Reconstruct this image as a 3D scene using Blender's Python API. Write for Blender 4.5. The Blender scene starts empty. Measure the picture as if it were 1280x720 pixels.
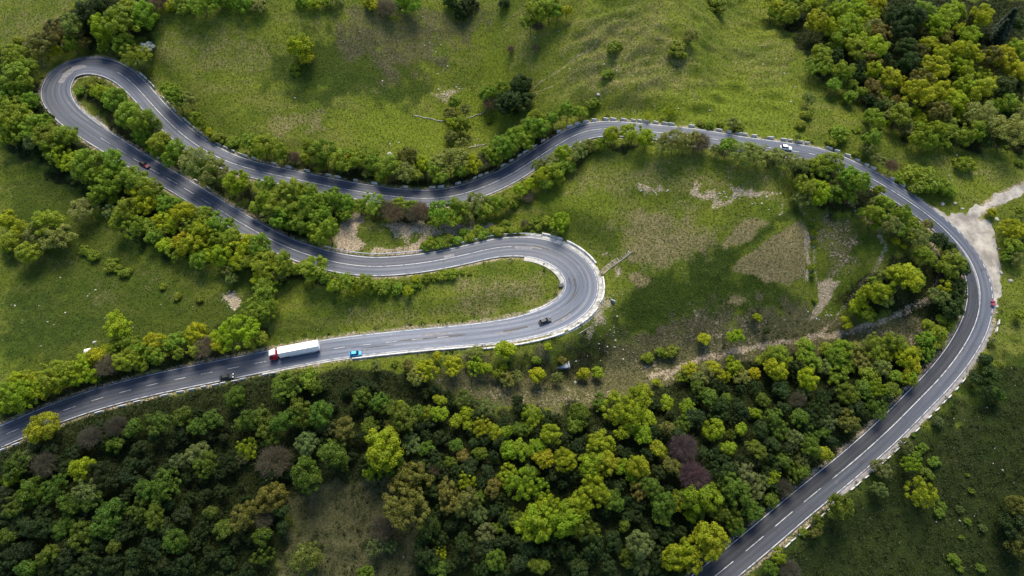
import bpy, math, random
import numpy as np
from mathutils import Vector, Matrix
random.seed(7)
RNG = np.random.default_rng(11)
scene = bpy.context.scene
COL = scene.collection

# ------------------------------------------------------------------ camera
CAM = np.array([0.0, 0.0, 198.0])
PITCH = math.radians(55.0)
FPX = 24.0 / 36.0 * 1280.0
_fw = np.array([0.0, math.cos(PITCH), -math.sin(PITCH)])
_up = np.array([0.0, math.sin(PITCH), math.cos(PITCH)])
cd = bpy.data.cameras.new('camera'); cd.lens = 24; cd.sensor_width = 36
cd.clip_start = 1.0; cd.clip_end = 12000
cam = bpy.data.objects.new('camera', cd); COL.objects.link(cam)
cam.location = CAM; cam.rotation_euler = (math.pi / 2 - PITCH, 0, 0)
scene.camera = cam

# ------------------------------------------------------------------ noise
_tabs = {}
def vnoise(x, y, seed):
    if seed not in _tabs:
        _tabs[seed] = np.random.default_rng(1000 + seed).random((256, 256))
    t = _tabs[seed]
    xi = np.floor(x).astype(int); yi = np.floor(y).astype(int)
    fx = x - xi; fy = y - yi
    fx = fx * fx * (3 - 2 * fx); fy = fy * fy * (3 - 2 * fy)
    a = t[xi & 255, yi & 255]; b = t[(xi + 1) & 255, yi & 255]
    c = t[xi & 255, (yi + 1) & 255]; d = t[(xi + 1) & 255, (yi + 1) & 255]
    return (a * (1 - fx) + b * fx) * (1 - fy) + (c * (1 - fx) + d * fx) * fy
def fbm(x, y, seed, octs=4):
    s = 0; a = 0.5; n = 0
    for o in range(octs):
        s = s + a * vnoise(x * 2 ** o + 17.3 * o, y * 2 ** o - 9.1 * o, seed + o); n += a; a *= 0.5
    return s / n
def sstep(a, b, x):
    t = np.clip((x - a) / (b - a), 0, 1)
    return t * t * (3 - 2 * t)

# ------------------------------------------------------------------ land form (metres)
def flat(px, py, z=0.0):
    d = ((px - 640) / FPX) * np.array([1.0, 0, 0]) + ((360 - py) / FPX) * _up + _fw
    t = (z - CAM[2]) / d[2]
    p = CAM + t * d
    return p[0], p[1]
BUMPS = [  # photo spot of the feature, height, spread along and across in metres, turn
    (800, 75, 26, 36, 60, 0.5), (330, 40, 18, 60, 34, 0.0), (120, 20, 6, 50, 30, 0),
    (590, 130, -16, 20, 48, 0.25), (470, 60, 5, 30, 30, 0), (915, 60, -12, 16, 50, -0.3),
    (880, 240, 9, 50, 18, 0), (960, 310, 6, 20, 13, 0), (1035, 325, -8, 9, 26, 0.1), (1085, 300, 3, 10, 20, 0.2),
    (840, 435, -10, 50, 15, 0.1), (770, 405, -5, 15, 12, 0), (1080, 415, -3, 24, 14, 0.2),
    (70, 330, -3, 50, 30, 0), (630, 365, 1.5, 26, 9, 0), (1150, 620, -7, 36, 36, 0),
    (450, 650, -3, 20, 16, 0), (1130, 80, 4, 40, 40, 0), (1180, 210, 3, 30, 20, 0), (500, 300, 1.5, 26, 10, 0)]
BW = []
for (px, py, h, sx, sy, r) in BUMPS:
    x0, y0 = flat(px, py, 5.0); BW.append((x0, y0, h, sx, sy, r))
def base_h(x, y):
    yc = np.clip(y, -100, 420)
    z = 0.13 * (yc - 125)
    z = z - 0.0016 * np.clip(112 - yc, 0, 160) ** 2
    for (x0, y0, h, sx, sy, r) in BW:
        c, s = math.cos(r), math.sin(r)
        u = (x - x0) * c + (y - y0) * s; v = -(x - x0) * s + (y - y0) * c
        z = z + h * np.exp(-0.5 * ((u / sx) ** 2 + (v / sy) ** 2))
    return z
XF = np.arange(-330.0, 331.0, 1.0); YF = np.arange(12.0, 391.0, 1.0)
GX, GY = np.meshgrid(XF, YF, indexing='ij')
HB = base_h(GX, GY)
def sampler(H):
    def f(x, y):
        u = np.clip(x - XF[0], 0, len(XF) - 1.001); v = np.clip(y - YF[0], 0, len(YF) - 1.001)
        i = u.astype(int); j = v.astype(int); a = u - i; b = v - j
        return (H[i, j] * (1 - a) + H[i + 1, j] * a) * (1 - b) + (H[i, j + 1] * (1 - a) + H[i + 1, j + 1] * a) * b
    return f
def locate(px, py, H, off=0.0):
    """point on the land (plus a height) seen at a spot of the photograph"""
    px = np.atleast_1d(np.asarray(px, float)); py = np.atleast_1d(np.asarray(py, float))
    off = np.broadcast_to(np.asarray(off, float), px.shape)
    d = ((px - 640) / FPX)[:, None] * np.array([1.0, 0, 0]) + ((360 - py) / FPX)[:, None] * _up + _fw
    z = np.zeros(len(px))
    for k in range(60):
        t = (z - CAM[2]) / d[:, 2]
        p = CAM + t[:, None] * d
        z = 0.4 * z + 0.6 * (H(p[:, 0], p[:, 1]) + off)
    p[:, 2] = z
    return p
def project(p):
    r = np.asarray(p) - CAM
    dep = r @ _fw
    return 640 + FPX * r[..., 0] / dep, 360 - FPX * (r @ _up) / dep, dep
HBf = sampler(HB)

# ------------------------------------------------------------------ road centre line
ROAD = [  # spot in the photograph, half width of the asphalt in metres
 (-90,582,4.3),(-40,562,4.3),(0,546,4.3),(60,520,4.3),(120,499,4.3),(180,483,4.3),(240,470,4.3),(300,458,4.3),(360,446,4.3),(420,435,4.3),
 (480,428,4.3),(540,422,4.3),(600,417,4.5),(650,411,4.8),(690,401,5.4),(714,386,5.9),(727,367,6.1),(728,348,6.1),
 (720,331,5.9),(704,318,5.5),(682,310,5.1),(655,308,4.8),(620,311,4.5),(580,319,4.4),(540,326,4.4),(500,331,4.4),(460,333,4.4),
 (420,328,4.4),(380,317,4.3),(345,303,4.2),(310,284,4.2),(270,260,4.2),(230,235,4.2),(188,211,4.3),(144,184,4.5),
 (108,161,4.8),(84,142,5.2),(70,120,5.8),(72,100,6.4),(81,86,6.4),(96,78,6.2),(114,76,5.8),(134,81,5.2),(153,92,4.7),(173,111,4.5),
 (192,133,4.4),(215,157,4.4),(240,178,4.4),(270,196,4.4),(300,208,4.3),(340,218,4.3),(380,226,4.3),(420,234,4.3),(460,240,4.3),
 (500,245,4.4),(540,248,4.6),(575,246,4.8),(605,239,4.8),(635,226,4.7),(660,209,4.6),(685,190,4.6),(708,173,4.7),
 (730,161,4.8),(757,156,4.7),(790,158,4.4),(830,163,4.3),(880,170,4.3),(930,178,4.3),(980,186,4.3),(1030,196,4.3),(1070,209,4.4),
 (1100,225,4.5),(1130,247,4.5),(1160,270,4.5),(1185,292,4.5),(1206,316,4.5),(1219,340,4.5),(1225,365,4.5),(1223,391,4.5),
 (1214,416,4.5),(1198,443,4.4),(1176,471,4.3),(1148,500,4.3),(1110,538,4.3),(1070,574,4.3),(1030,607,4.3),(990,640,4.3),
 (950,674,4.3),(910,707,4.3),(870,739,4.3),(830,771,4.3),(790,805,4.3)]
_r = np.array(ROAD, float)
_w = locate(_r[:, 0], _r[:, 1], HBf)
def catmull(P, step):
    out = []
    n = len(P)
    for i in range(n - 1):
        p0, p1, p2, p3 = P[max(i - 1, 0)], P[i], P[i + 1], P[min(i + 2, n - 1)]
        m = max(2, int(np.linalg.norm((p2 - p1)[:2]) / step * 3))
        for k in range(m):
            t = k / m
            out.append(0.5 * ((2 * p1) + (-p0 + p2) * t + (2 * p0 - 5 * p1 + 4 * p2 - p3) * t * t + (-p0 + 3 * p1 - 3 * p2 + p3) * t ** 3))
    out.append(P[-1])
    out = np.array(out)
    s = np.concatenate([[0], np.cumsum(np.linalg.norm(np.diff(out[:, :2], axis=0), axis=1))])
    ss = np.arange(0, s[-1], step)
    return np.stack([np.interp(ss, s, out[:, k]) for k in range(out.shape[1])], 1), ss
def gsmooth(a, sig):
    k = np.arange(-int(3 * sig), int(3 * sig) + 1); w = np.exp(-0.5 * (k / sig) ** 2); w /= w.sum()
    return np.convolve(np.pad(a, len(k) // 2, mode='edge'), w, mode='valid')
STEP = 1.25
RC, RS = catmull(np.column_stack([_w[:, :2], _r[:, 2]]), STEP)
RP = RC[:, :2].copy()
RP[:, 0] = gsmooth(RP[:, 0], 2.2); RP[:, 1] = gsmooth(RP[:, 1], 2.2)
RW = gsmooth(RC[:, 2], 4)
RZ = gsmooth(HBf(RP[:, 0], RP[:, 1]), 14)
RT = np.gradient(RP, axis=0); RT /= np.linalg.norm(RT, axis=1)[:, None]
RN = np.stack([-RT[:, 1], RT[:, 0]], 1)            # left of travel
NR = len(RP)

# ------------------------------------------------------------------ shape the land round the road
H = HB.copy()
DR = np.full(H.shape, 99.0); SIDE = np.zeros(H.shape); NEAR = np.zeros(H.shape, int)
B = 30
for i0 in range(0, len(XF), B):
    for j0 in range(0, len(YF), B):
        sl = (slice(i0, min(i0 + B, len(XF))), slice(j0, min(j0 + B, len(YF))))
        gx = GX[sl]; gy = GY[sl]
        m = (RP[:, 0] > gx.min() - 34) & (RP[:, 0] < gx.max() + 34) & (RP[:, 1] > gy.min() - 34) & (RP[:, 1] < gy.max() + 34)
        if not m.any(): continue
        idx = np.nonzero(m)[0]
        dx = gx[..., None] - RP[idx, 0]; dy = gy[..., None] - RP[idx, 1]
        d2 = dx * dx + dy * dy
        k = d2.argmin(-1); near = idx[k]
        dm = np.sqrt(d2.min(-1))
        w = 1.0 / (d2 + 1.5) ** 2.2
        rz = (RZ[idx] * w).sum(-1) / w.sum(-1)
        e = dm - RW[near]
        a = 1 - sstep(1.5, 13.0, e)
        h = H[sl] * (1 - a) + rz * a
        h = h - 0.05 - 0.30 * (1 - sstep(-0.2, 1.3, e))
        H[sl] = np.where(a > 0, h, H[sl])
        DR[sl] = e; NEAR[sl] = near
        SIDE[sl] = np.sign((gx - RP[near, 0]) * RN[near, 0] + (gy - RP[near, 1]) * RN[near, 1])
Hsm = H.copy(); Hs_f = sampler(Hsm)

# ------------------------------------------------------------------ ground paint (patches of the ground, some holding painted shade)
def poly_mask(pts, soft, seed=0, wob=2.0, H=None):
    P = locate([p[0] for p in pts], [p[1] for p in pts], Hs_f)[:, :2]
    lo = P.min(0) - soft - 6; hi = P.max(0) + soft + 6
    i0, i1 = np.searchsorted(XF, lo[0]), np.searchsorted(XF, hi[0]); j0, j1 = np.searchsorted(YF, lo[1]), np.searchsorted(YF, hi[1])
    out = np.zeros(GX.shape)
    if i1 <= i0 or j1 <= j0: return out
    x = GX[i0:i1, j0:j1]; y = GY[i0:i1, j0:j1]
    xx = x + wob * 2 * (fbm(x / 5, y / 5, 60 + seed) - 0.5) * 2; yy = y + wob * 2 * (fbm(x / 5, y / 5, 70 + seed) - 0.5) * 2
    dmin = np.full(x.shape, 1e9); ins = np.zeros(x.shape, bool)
    for a, b in zip(P, np.roll(P, -1, 0)):
        ab = b - a
        t = np.clip(((xx - a[0]) * ab[0] + (yy - a[1]) * ab[1]) / max(ab @ ab, 1e-9), 0, 1)
        dmin = np.minimum(dmin, np.hypot(xx - a[0] - t * ab[0], yy - a[1] - t * ab[1]))
        c = ((a[1] > yy) != (b[1] > yy)) & (xx < (b[0] - a[0]) * (yy - a[1]) / (b[1] - a[1] + 1e-12) + a[0])
        ins ^= c
    sd = np.where(ins, dmin, -dmin)
    out[i0:i1, j0:j1] = sstep(-soft, soft, sd)
    return out
def line_mask(pts, w, soft, seed=0, wob=1.0):
    P = locate([p[0] for p in pts], [p[1] for p in pts], Hs_f)[:, :2]
    d = np.full(GX.shape, 1e9)
    x = GX + wob * 2 * (fbm(GX / 6, GY / 6, 80 + seed) - 0.5) * 2; y = GY + wob * 2 * (fbm(GX / 6, GY / 6, 90 + seed) - 0.5) * 2
    for a, b in zip(P[:-1], P[1:]):
        ab = b - a
        t = np.clip(((x - a[0]) * ab[0] + (y - a[1]) * ab[1]) / (ab @ ab), 0, 1)
        d = np.minimum(d, np.hypot(x - a[0] - t * ab[0], y - a[1] - t * ab[1]))
    return 1 - sstep(w - soft, w + soft, d)
CH = {k: np.zeros(GX.shape) for k in 'TSFGLP'}
def paint(ch, amt, soft, pts, wob=2.0):
    paint.n += 1
    CH[ch] = np.maximum(CH[ch], amt * poly_mask(pts, soft, paint.n % 9, wob))
paint.n = 0
def stroke(ch, amt, w, soft, pts, wob=1.0):
    paint.n += 1
    CH[ch] = np.maximum(CH[ch], amt * line_mask(pts, w, soft, paint.n % 9, wob))
# T dry tan grass
paint('T', .95, .9, [(915,336),(960,300),(1003,277),(1010,288),(1006,348),(985,357),(950,352)], .8)
paint('T', .85, 1.5, [(902,300),(928,280),(962,273),(938,298),(905,312)], 1)
paint('T', .62, 6, [(760,268),(800,258),(870,270),(895,300),(870,335),(800,342),(768,318)], 4)
paint('T', .95, 1.0, [(783,347),(795,345),(815,357),(806,365),(788,360)], 1.5)
paint('T', .9, 1.2, [(908,372),(922,366),(935,376),(914,380)], 1.5)
paint('T', .42, 8, [(700,215),(820,195),(985,222),(985,250),(850,255),(700,262)], 4)
paint('T', .5, 6, [(560,350),(640,336),(690,335),(695,375),(640,392),(560,402)], 4)
paint('T', .38, 6, [(400,395),(480,372),(560,365),(560,405),(420,422)], 4)
paint('T', .4, 6, [(100,352),(135,350),(172,388),(150,398),(112,380)], 3)
paint('T', .35, 8, [(0,300),(90,315),(130,300),(90,345),(0,350)], 5)
paint('T', .35, 4, [(120,285),(170,330),(210,355),(250,378),(240,385),(180,360)], 2)
paint('T', .5, 5, [(325,140),(400,138),(415,162),(345,182)], 4)
paint('T', .38, 8, [(195,25),(340,30),(370,95),(240,105),(190,60)], 6)
paint('T', .45, 8, [(0,20),(90,0),(130,0),(60,50),(0,60)], 5)
paint('T', .42, 9, [(690,40),(780,0),(830,0),(870,60),(880,130),(800,145),(700,120)], 6)
paint('T', .35, 8, [(620,20),(690,10),(690,100),(640,95)], 6)
paint('T', .35, 8, [(900,45),(1000,30),(1005,90),(930,120)], 6)
paint('T', .4, 6, [(1160,190),(1260,195),(1270,235),(1180,230)], 4)
paint('T', .3, 8, [(1150,560),(1190,500),(1240,520),(1210,640),(1195,720),(1165,700)], 5)
paint('P', .9, 4, [(355,590),(500,580),(530,650),(520,800),(345,800)], 3)
paint('F', .45, 4, [(355,590),(500,580),(530,650),(520,800),(345,800)], 3)
#paint('T', .35, 7, [(360,600),(500,590),(525,650),(505,720),(360,720)], 5)
paint('T', .3, 5, [(440,270),(520,290),(520,310),(450,318)], 3)
# S bare soil, gravel, pale stone
paint('S', .95, 1.4, [(425,292),(440,268),(455,272),(452,290),(440,316),(420,318)], 2.5)
paint('S', .85, 1.6, [(470,280),(500,274),(535,286),(590,281),(620,276),(615,286),(560,294),(520,296),(480,292)], 3)
paint('S', .95, 1.4, [(465,312),(500,306),(530,296),(545,300),(535,320),(480,322)], 3)
paint('S', .95, .9, [(1020,356),(1040,348),(1050,352),(1044,370),(1030,386),(1014,397),(1008,396),(1024,375)], 1.0)
paint('S', .85, .7, [(1004,283),(1013,290),(1014,330),(1010,350),(1004,350),(1008,320)], .8)
paint('S', .3, 2.0, [(1015,262),(1055,290),(1070,320),(1060,340),(1030,345),(1030,310)], 3)
stroke('S', .6, .7, .8, [(1048,236),(1070,262),(1098,286),(1107,306),(1103,325),(1085,348),(1060,372),(1042,400),(1022,418)])
stroke('S', .75, 1.1, 1.0, [(815,468),(850,458),(900,446),(940,437),(985,428),(1040,419),(1085,408),(1130,392),(1165,375),(1175,340),(1165,305)])
stroke('S', .55, .8, .7, [(1000,262),(1015,275),(1020,300),(1018,345),(1026,372)])
paint('S', .75, 1.2, [(870,236),(905,241),(960,247),(975,252),(940,256),(900,250),(868,244)], 3)
paint('S', .7, 1.0, [(795,238),(828,236),(840,243),(806,247)], 2.5)
paint('S', 1., .6, [(278,366),(292,364),(304,378),(298,388),(284,378)], 1)
paint('S', .9, .7, [(764,335),(774,333),(776,343),(768,344)], 1)
paint('S', .8, .6, [(752,318),(764,317),(764,321),(754,322)], .6)
paint('S', .6, 1.5, [(752,372),(766,384),(762,404),(740,418),(722,424),(740,402)], 2)
paint('S', .5, 2.5, [(795,460),(835,455),(830,472),(800,475)], 3)
paint('S', .32, 3, [(520,470),(600,485),(700,492),(800,486),(860,470),(850,482),(700,506),(590,498)], 2)
paint('S', .3, 5, [(860,398),(960,392),(1000,410),(930,440),(860,440)], 5)
paint('S', .35, 2.5, [(1060,428),(1120,405),(1165,395),(1150,440),(1080,440)], 3)
paint('S', .5, 1.2, [(540,118),(560,112),(574,108),(574,122),(556,128)], 2)
paint('S', .4, 1.5, [(30,68),(50,72),(62,84),(56,88),(30,74)], 1)
paint('S', .45, 3, [(1172,430),(1195,418),(1185,440),(1160,470)], 2)
# F forest floor and rank undergrowth
FOREST = [[(-60,585),(100,520),(300,478),(420,462),(480,462),(530,480),(620,520),(700,515),(800,492),(900,462),(1000,440),(1090,442),(1150,430),(1190,440),(1160,480),(1040,592),(860,740),(520,740),(525,660),(500,600),(420,598),(350,620),(345,740),(-60,740)],
 [(960,0),(1130,0),(1280,0),(1280,185),(1200,188),(1130,170),(1080,130),(1020,90)],
 [(-30,70),(30,60),(60,130),(180,222),(330,318),(430,350),(420,366),(330,345),(200,318),(120,262),(0,175)],
 [(280,235),(430,262),(400,300),(330,285)], [(95,110),(120,108),(230,185),(270,215),(300,250),(180,195),(140,165)],
 [(-20,500),(120,440),(330,405),(330,440),(180,470),(0,530)],
 [(60,20),(140,0),(200,0),(190,45),(120,60),(40,62)], [(270,190),(420,205),(560,220),(680,165),(720,150),(690,180),(600,230),(520,236),(400,220)],
 [(420,265),(640,250),(720,200),(750,180),(900,185),(1000,200),(1080,215),(1130,260),(1060,270),(1000,240),(990,212),(760,186),(660,235),(560,280)],
 [(1050,370),(1100,330),(1160,320),(1180,300),(1210,330),(1200,400),(1160,400),(1100,400)], [(1255,280),(1280,270),(1280,340),(1262,330)]]
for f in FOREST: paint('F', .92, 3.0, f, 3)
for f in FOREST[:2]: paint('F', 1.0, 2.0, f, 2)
paint('F', .55, 4, [(560,455),(760,430),(760,470),(700,480),(560,470)], 4)
paint('F', .5, 6, [(1140,520),(1190,530),(1190,640),(1160,660),(1140,600)], 5)
paint('F', .45, 5, [(880,400),(1000,390),(1060,400),(1000,430),(860,445)], 5)
# G deep green grass and painted meadow shade, L lush bright grass, P greyish brown ground
paint('G', .9, 5, [(800,345),(860,330),(900,300),(930,305),(905,340),(990,360),(1000,375),(930,395),(870,420),(790,420),(760,400),(775,370)], 4)
paint('G', .8, 2, [(870,330),(905,318),(935,300),(1000,255),(1005,272),(950,300),(915,325)], 1.5)
paint('G', .7, 6, [(1050,260),(1090,290),(1102,310),(1080,340),(1050,320)], 4)
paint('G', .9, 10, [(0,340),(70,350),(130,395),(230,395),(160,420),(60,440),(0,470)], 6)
paint('F', .6, 10, [(985,650),(1100,565),(1280,425),(1400,425),(1400,800),(880,800),(930,700)], 8)  # dark floor tone standing in for shade on the lower right meadow
paint('G', 1.0, 12, [(985,650),(1100,565),(1280,415),(1400,415),(1400,800),(880,800),(930,700)], 8)  # cloud shade and corner falloff painted into the lower right grass
paint('G', .7, 9, [(400,30),(470,40),(560,90),(520,140),(420,130),(340,110),(350,60)], 8)
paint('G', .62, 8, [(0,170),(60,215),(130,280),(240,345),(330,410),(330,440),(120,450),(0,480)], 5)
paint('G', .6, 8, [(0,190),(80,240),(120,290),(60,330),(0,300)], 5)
paint('G', .6, 4, [(120,320),(170,310),(200,340),(190,370),(150,370)], 3)
paint('G', .6, 4, [(200,390),(330,340),(330,400),(260,410)], 4)
paint('G', .5, 6, [(1080,160),(1140,190),(1160,250),(1120,230),(1060,190)], 4)
paint('G', .55, 5, [(360,390),(430,385),(430,420),(340,435),(330,410)], 4)
paint('L', .95, 8, [(800,130),(960,100),(1000,110),(1000,180),(880,165),(800,150)], 5)
paint('L', .7, 8, [(430,140),(560,130),(570,180),(560,205),(440,185)], 5)
paint('L', .7, 6, [(600,80),(570,140),(580,180),(660,160),(640,60),(620,20)], 5)
paint('L', .5, 6, [(880,60),(960,70),(960,95),(880,90)], 4)
paint('L', .5, 6, [(1130,185),(1270,200),(1270,240),(1180,250)], 4)
paint('L', .6, 5, [(640,240),(760,205),(780,260),(700,285)], 4)
paint('P', .62, 9, [(410,20),(570,0),(620,10),(570,70),(490,105),(420,75)], 7)
paint('P', .7, 5, [(850,395),(920,385),(1010,400),(1010,425),(930,440),(840,455),(790,440)], 4)
paint('P', .6, 4, [(1015,262),(1060,285),(1070,330),(1030,345)], 3)
paint('P', .85, 4, [(520,462),(620,455),(700,440),(790,425),(860,400),(1000,388),(1080,402),(1165,370),(1180,400),(1150,440),(1000,442),(880,472),(700,512),(520,492)], 5)
paint('P', .6, 5, [(700,430),(790,420),(820,460),(760,480)], 4)
paint('P', .95, 3, [(1075,425),(1100,410),(1165,385),(1172,400),(1150,438),(1085,442)], 3)
paint('P', .95, 3, [(900,445),(960,430),(1040,418),(1040,432),(960,446),(890,462)], 3)
paint('P', .5, 5, [(1080,415),(1150,395),(1150,430),(1090,440)], 3)
paint('P', .45, 6, [(1190,520),(1230,500),(1225,720),(1190,720)], 5)
# verges: strip of trodden earth beside the asphalt
verge = 1 - sstep(.6, 2.3, DR + 1.2 * (fbm(GX / 4, GY / 4, 33) - .5))
CH['S'] = np.maximum(CH['S'], .55 * verge * (DR < 5))
CH['F'] = np.maximum(CH['F'], 0.35 * (1 - sstep(2, 5, DR)))
LAYBY = [(1168,262),(1180,266),(1200,268),(1222,271),(1238,274),(1243,292),(1247,318),(1252,345),(1252,362),(1245,378),(1238,392),(1236,405),(1228,412),(1226,380),(1222,345),(1205,312),(1186,288)]
PATCH = [(92,128),(100,133),(110,140),(122,146),(131,155),(137,166),(128,168),(112,158),(94,146)]
BARE_GROUND = np.maximum.reduce([poly_mask(LAYBY, 1.0, 3, 1), poly_mask(PATCH, .8, 3, .5), line_mask([(1214,268),(1240,254),(1262,243),(1284,233),(1310,224)], 2.2, 1.0, 3, .5)])
for k_ in 'FGLPT': CH[k_] *= 1 - BARE_GROUND
CH['S'] = np.maximum(CH['S'], .7 * BARE_GROUND)
CH['BARE'] = np.maximum(BARE_GROUND, 0)
offroad = sstep(2, 8, DR)
# hummocks: terracettes on the hill, small lumps elsewhere
hill = poly_mask([(690,40),(780,-20),(960,-20),(1000,40),(990,140),(900,150),(720,130)], 10, 1, 4)
lump = (fbm(GX / 8, GY / 3.6, 5, 3) - .5) * 4.6 * hill + (fbm(GX / 7, GY / 6, 6, 4) - .5) * (0.9 + 1.2 * np.clip(CH['P'] + CH['S'], 0, 1))
H = H + lump * offroad * (1 - BARE_GROUND)
Hf = sampler(H)

# ------------------------------------------------------------------ material helpers
def nn(nt, t, **kw):
    n = nt.nodes.new(t)
    for k, v in kw.items():
        if k in ('operation', 'blend_type', 'data_type', 'attribute_name', 'noise_dimensions', 'feature', 'clamp', 'layer_name', 'interpolation_type'): setattr(n, k, v)
        else: n.inputs[k].default_value = v
    return n
def newmat(name):
    m = bpy.data.materials.new(name); m.use_nodes = True
    nt = m.node_tree
    return m, nt, nt.nodes['Principled BSDF']
def mixc(nt, fac, a, b):
    n = nt.nodes.new('ShaderNodeMix'); n.data_type = 'RGBA'
    for s, v in ((n.inputs[0], fac), (n.inputs[6], a), (n.inputs[7], b)):
        if hasattr(v, 'is_output') or isinstance(v, bpy.types.NodeSocket): nt.links.new(v, s)
        elif isinstance(v, (int, float)): s.default_value = v
        else: s.default_value = (*v, 1) if len(v) == 3 else v
    return n.outputs[2]
def mth(nt, op, a, b=0.5, c=None, clamp=False):
    n = nt.nodes.new('ShaderNodeMath'); n.operation = op; n.use_clamp = clamp
    for s, v in zip(n.inputs, (a, b, c)):
        if v is None: continue
        if isinstance(v, bpy.types.NodeSocket): nt.links.new(v, s)
        else: s.default_value = v
    return n.outputs[0]
def ramp(nt, v, lo, hi, a=0.0, b=1.0):
    n = nt.nodes.new('ShaderNodeMapRange'); n.interpolation_type = 'SMOOTHSTEP'
    nt.links.new(v, n.inputs[0]); n.inputs[1].default_value = lo; n.inputs[2].default_value = hi
    n.inputs[3].default_value = a; n.inputs[4].default_value = b
    return n.outputs[0]
def noise(nt, vec, scale, detail=3, rough=.55):
    n = nt.nodes.new('ShaderNodeTexNoise'); n.inputs['Scale'].default_value = scale
    n.inputs['Detail'].default_value = detail; n.inputs['Roughness'].default_value = rough
    if vec is not None: nt.links.new(vec, n.inputs['Vector'])
    return n.outputs[0]
def plain(name, col, rough=.6, spec=.4, metal=0.0, var=.12, scale=3.0, coat=0.0):
    m, nt, b = newmat(name)
    tc = nt.nodes.new('ShaderNodeTexCoord')
    f = noise(nt, tc.outputs['Object'], scale, 4)
    k = ramp(nt, f, .25, .75, 1 - var, 1 + var)
    v = nt.nodes.new('ShaderNodeVectorMath'); v.operation = 'SCALE'
    v.inputs[0].default_value = col; nt.links.new(k, v.inputs[3])
    nt.links.new(v.outputs[0], b.inputs['Base Color'])
    b.inputs['Roughness'].default_value = rough; b.inputs['Specular IOR Level'].default_value = spec
    b.inputs['Metallic'].default_value = metal; b.inputs['Coat Weight'].default_value = coat
    return m

# ground
M_ground, nt, bs = newmat('meadow_ground')
tc = nt.nodes.new('ShaderNodeTexCoord'); P = tc.outputs['Object']
a1 = nn(nt, 'ShaderNodeAttribute', attribute_name='paint_a'); a2 = nn(nt, 'ShaderNodeAttribute', attribute_name='paint_b')
s1 = nt.nodes.new('ShaderNodeSeparateColor'); nt.links.new(a1.outputs['Color'], s1.inputs[0])
s2 = nt.nodes.new('ShaderNodeSeparateColor'); nt.links.new(a2.outputs['Color'], s2.inputs[0])
nA = noise(nt, P, .06, 5, .6); nB = noise(nt, P, .35, 5, .65); nC = noise(nt, P, 1.6, 4, .7); nD = noise(nt, P, 5.0, 2, .7)
mp = nt.nodes.new('ShaderNodeMapping'); mp.inputs['Scale'].default_value = (.05, .22, .2); mp.inputs['Rotation'].default_value = (0, 0, .25)
nt.links.new(P, mp.inputs[0]); nS = noise(nt, mp.outputs[0], 1.0, 5, .65)
def modf(ch, amp=1.1):       # ragged version of a painted patch
    r = mth(nt, 'ADD', mth(nt, 'MULTIPLY', mth(nt, 'SUBTRACT', nB, .5), amp), mth(nt, 'MULTIPLY', mth(nt, 'SUBTRACT', nC, .5), amp))
    return ramp(nt, mth(nt, 'ADD', ch, r), .22, .75)
c = mixc(nt, ramp(nt, nA, .35, .65), (.066, .092, .009), (.112, .132, .014))
c = mixc(nt, ramp(nt, nS, .42, .68, 0, .8), c, (.120, .125, .026))
c = mixc(nt, ramp(nt, nB, .5, .75, 0, .55), c, (.034, .058, .007))
c = mixc(nt, mth(nt, 'MULTIPLY', modf(s2.outputs[1], .6), .85), c, (.104, .134, .011))
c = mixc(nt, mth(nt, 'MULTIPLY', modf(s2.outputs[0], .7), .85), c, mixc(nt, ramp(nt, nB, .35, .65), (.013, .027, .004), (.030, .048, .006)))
c = mixc(nt, mth(nt, 'MULTIPLY', modf(s1.outputs[0], .75), .88), c, mixc(nt, ramp(nt, nC, .3, .7), (.155, .124, .054), (.208, .162, .084)))
c = mixc(nt, mth(nt, 'MULTIPLY', modf(s2.outputs[2], .9), .8), c, mixc(nt, ramp(nt, nC, .3, .7), (.046, .042, .020), (.105, .084, .055)))
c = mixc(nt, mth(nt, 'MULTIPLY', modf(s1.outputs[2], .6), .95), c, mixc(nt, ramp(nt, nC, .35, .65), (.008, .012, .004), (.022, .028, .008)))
c = mixc(nt, mth(nt, 'MULTIPLY', modf(s1.outputs[1], 1.2), .95), c, mixc(nt, ramp(nt, nC, .3, .7), (.19, .145, .092), (.35, .28, .20)))
# flowers and chips of stone in the turf
vo = nt.nodes.new('ShaderNodeTexVoronoi'); vo.inputs['Scale'].default_value = .55; nt.links.new(P, vo.inputs['Vector'])
fl = mth(nt, 'MULTIPLY', ramp(nt, vo.outputs['Distance'], .10, .16, 1, 0), ramp(nt, nB, .55, .66))
c = mixc(nt, mth(nt, 'MULTIPLY', fl, .7), c, (.30, .28, .20))
g = ramp(nt, nD, .25, .75, .62, 1.38)
g2 = mth(nt, 'MULTIPLY', g, ramp(nt, nC, .25, .75, .72, 1.28))
vm = nt.nodes.new('ShaderNodeVectorMath'); vm.operation = 'SCALE'; nt.links.new(c, vm.inputs[0]); nt.links.new(g2, vm.inputs[3])
nt.links.new(vm.outputs[0], bs.inputs['Base Color'])
bs.inputs['Roughness'].default_value = .95; bs.inputs['Specular IOR Level'].default_value = .08
bp = nt.nodes.new('ShaderNodeBump'); bp.inputs['Strength'].default_value = .8; bp.inputs['Distance'].default_value = .7
hh = mth(nt, 'ADD', mth(nt, 'MULTIPLY', nC, .8), mth(nt, 'ADD', mth(nt, 'MULTIPLY', nB, 1.0), mth(nt, 'MULTIPLY', nD, .35)))
nt.links.new(hh, bp.inputs['Height']); nt.links.new(bp.outputs[0], bs.inputs['Normal'])

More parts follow.
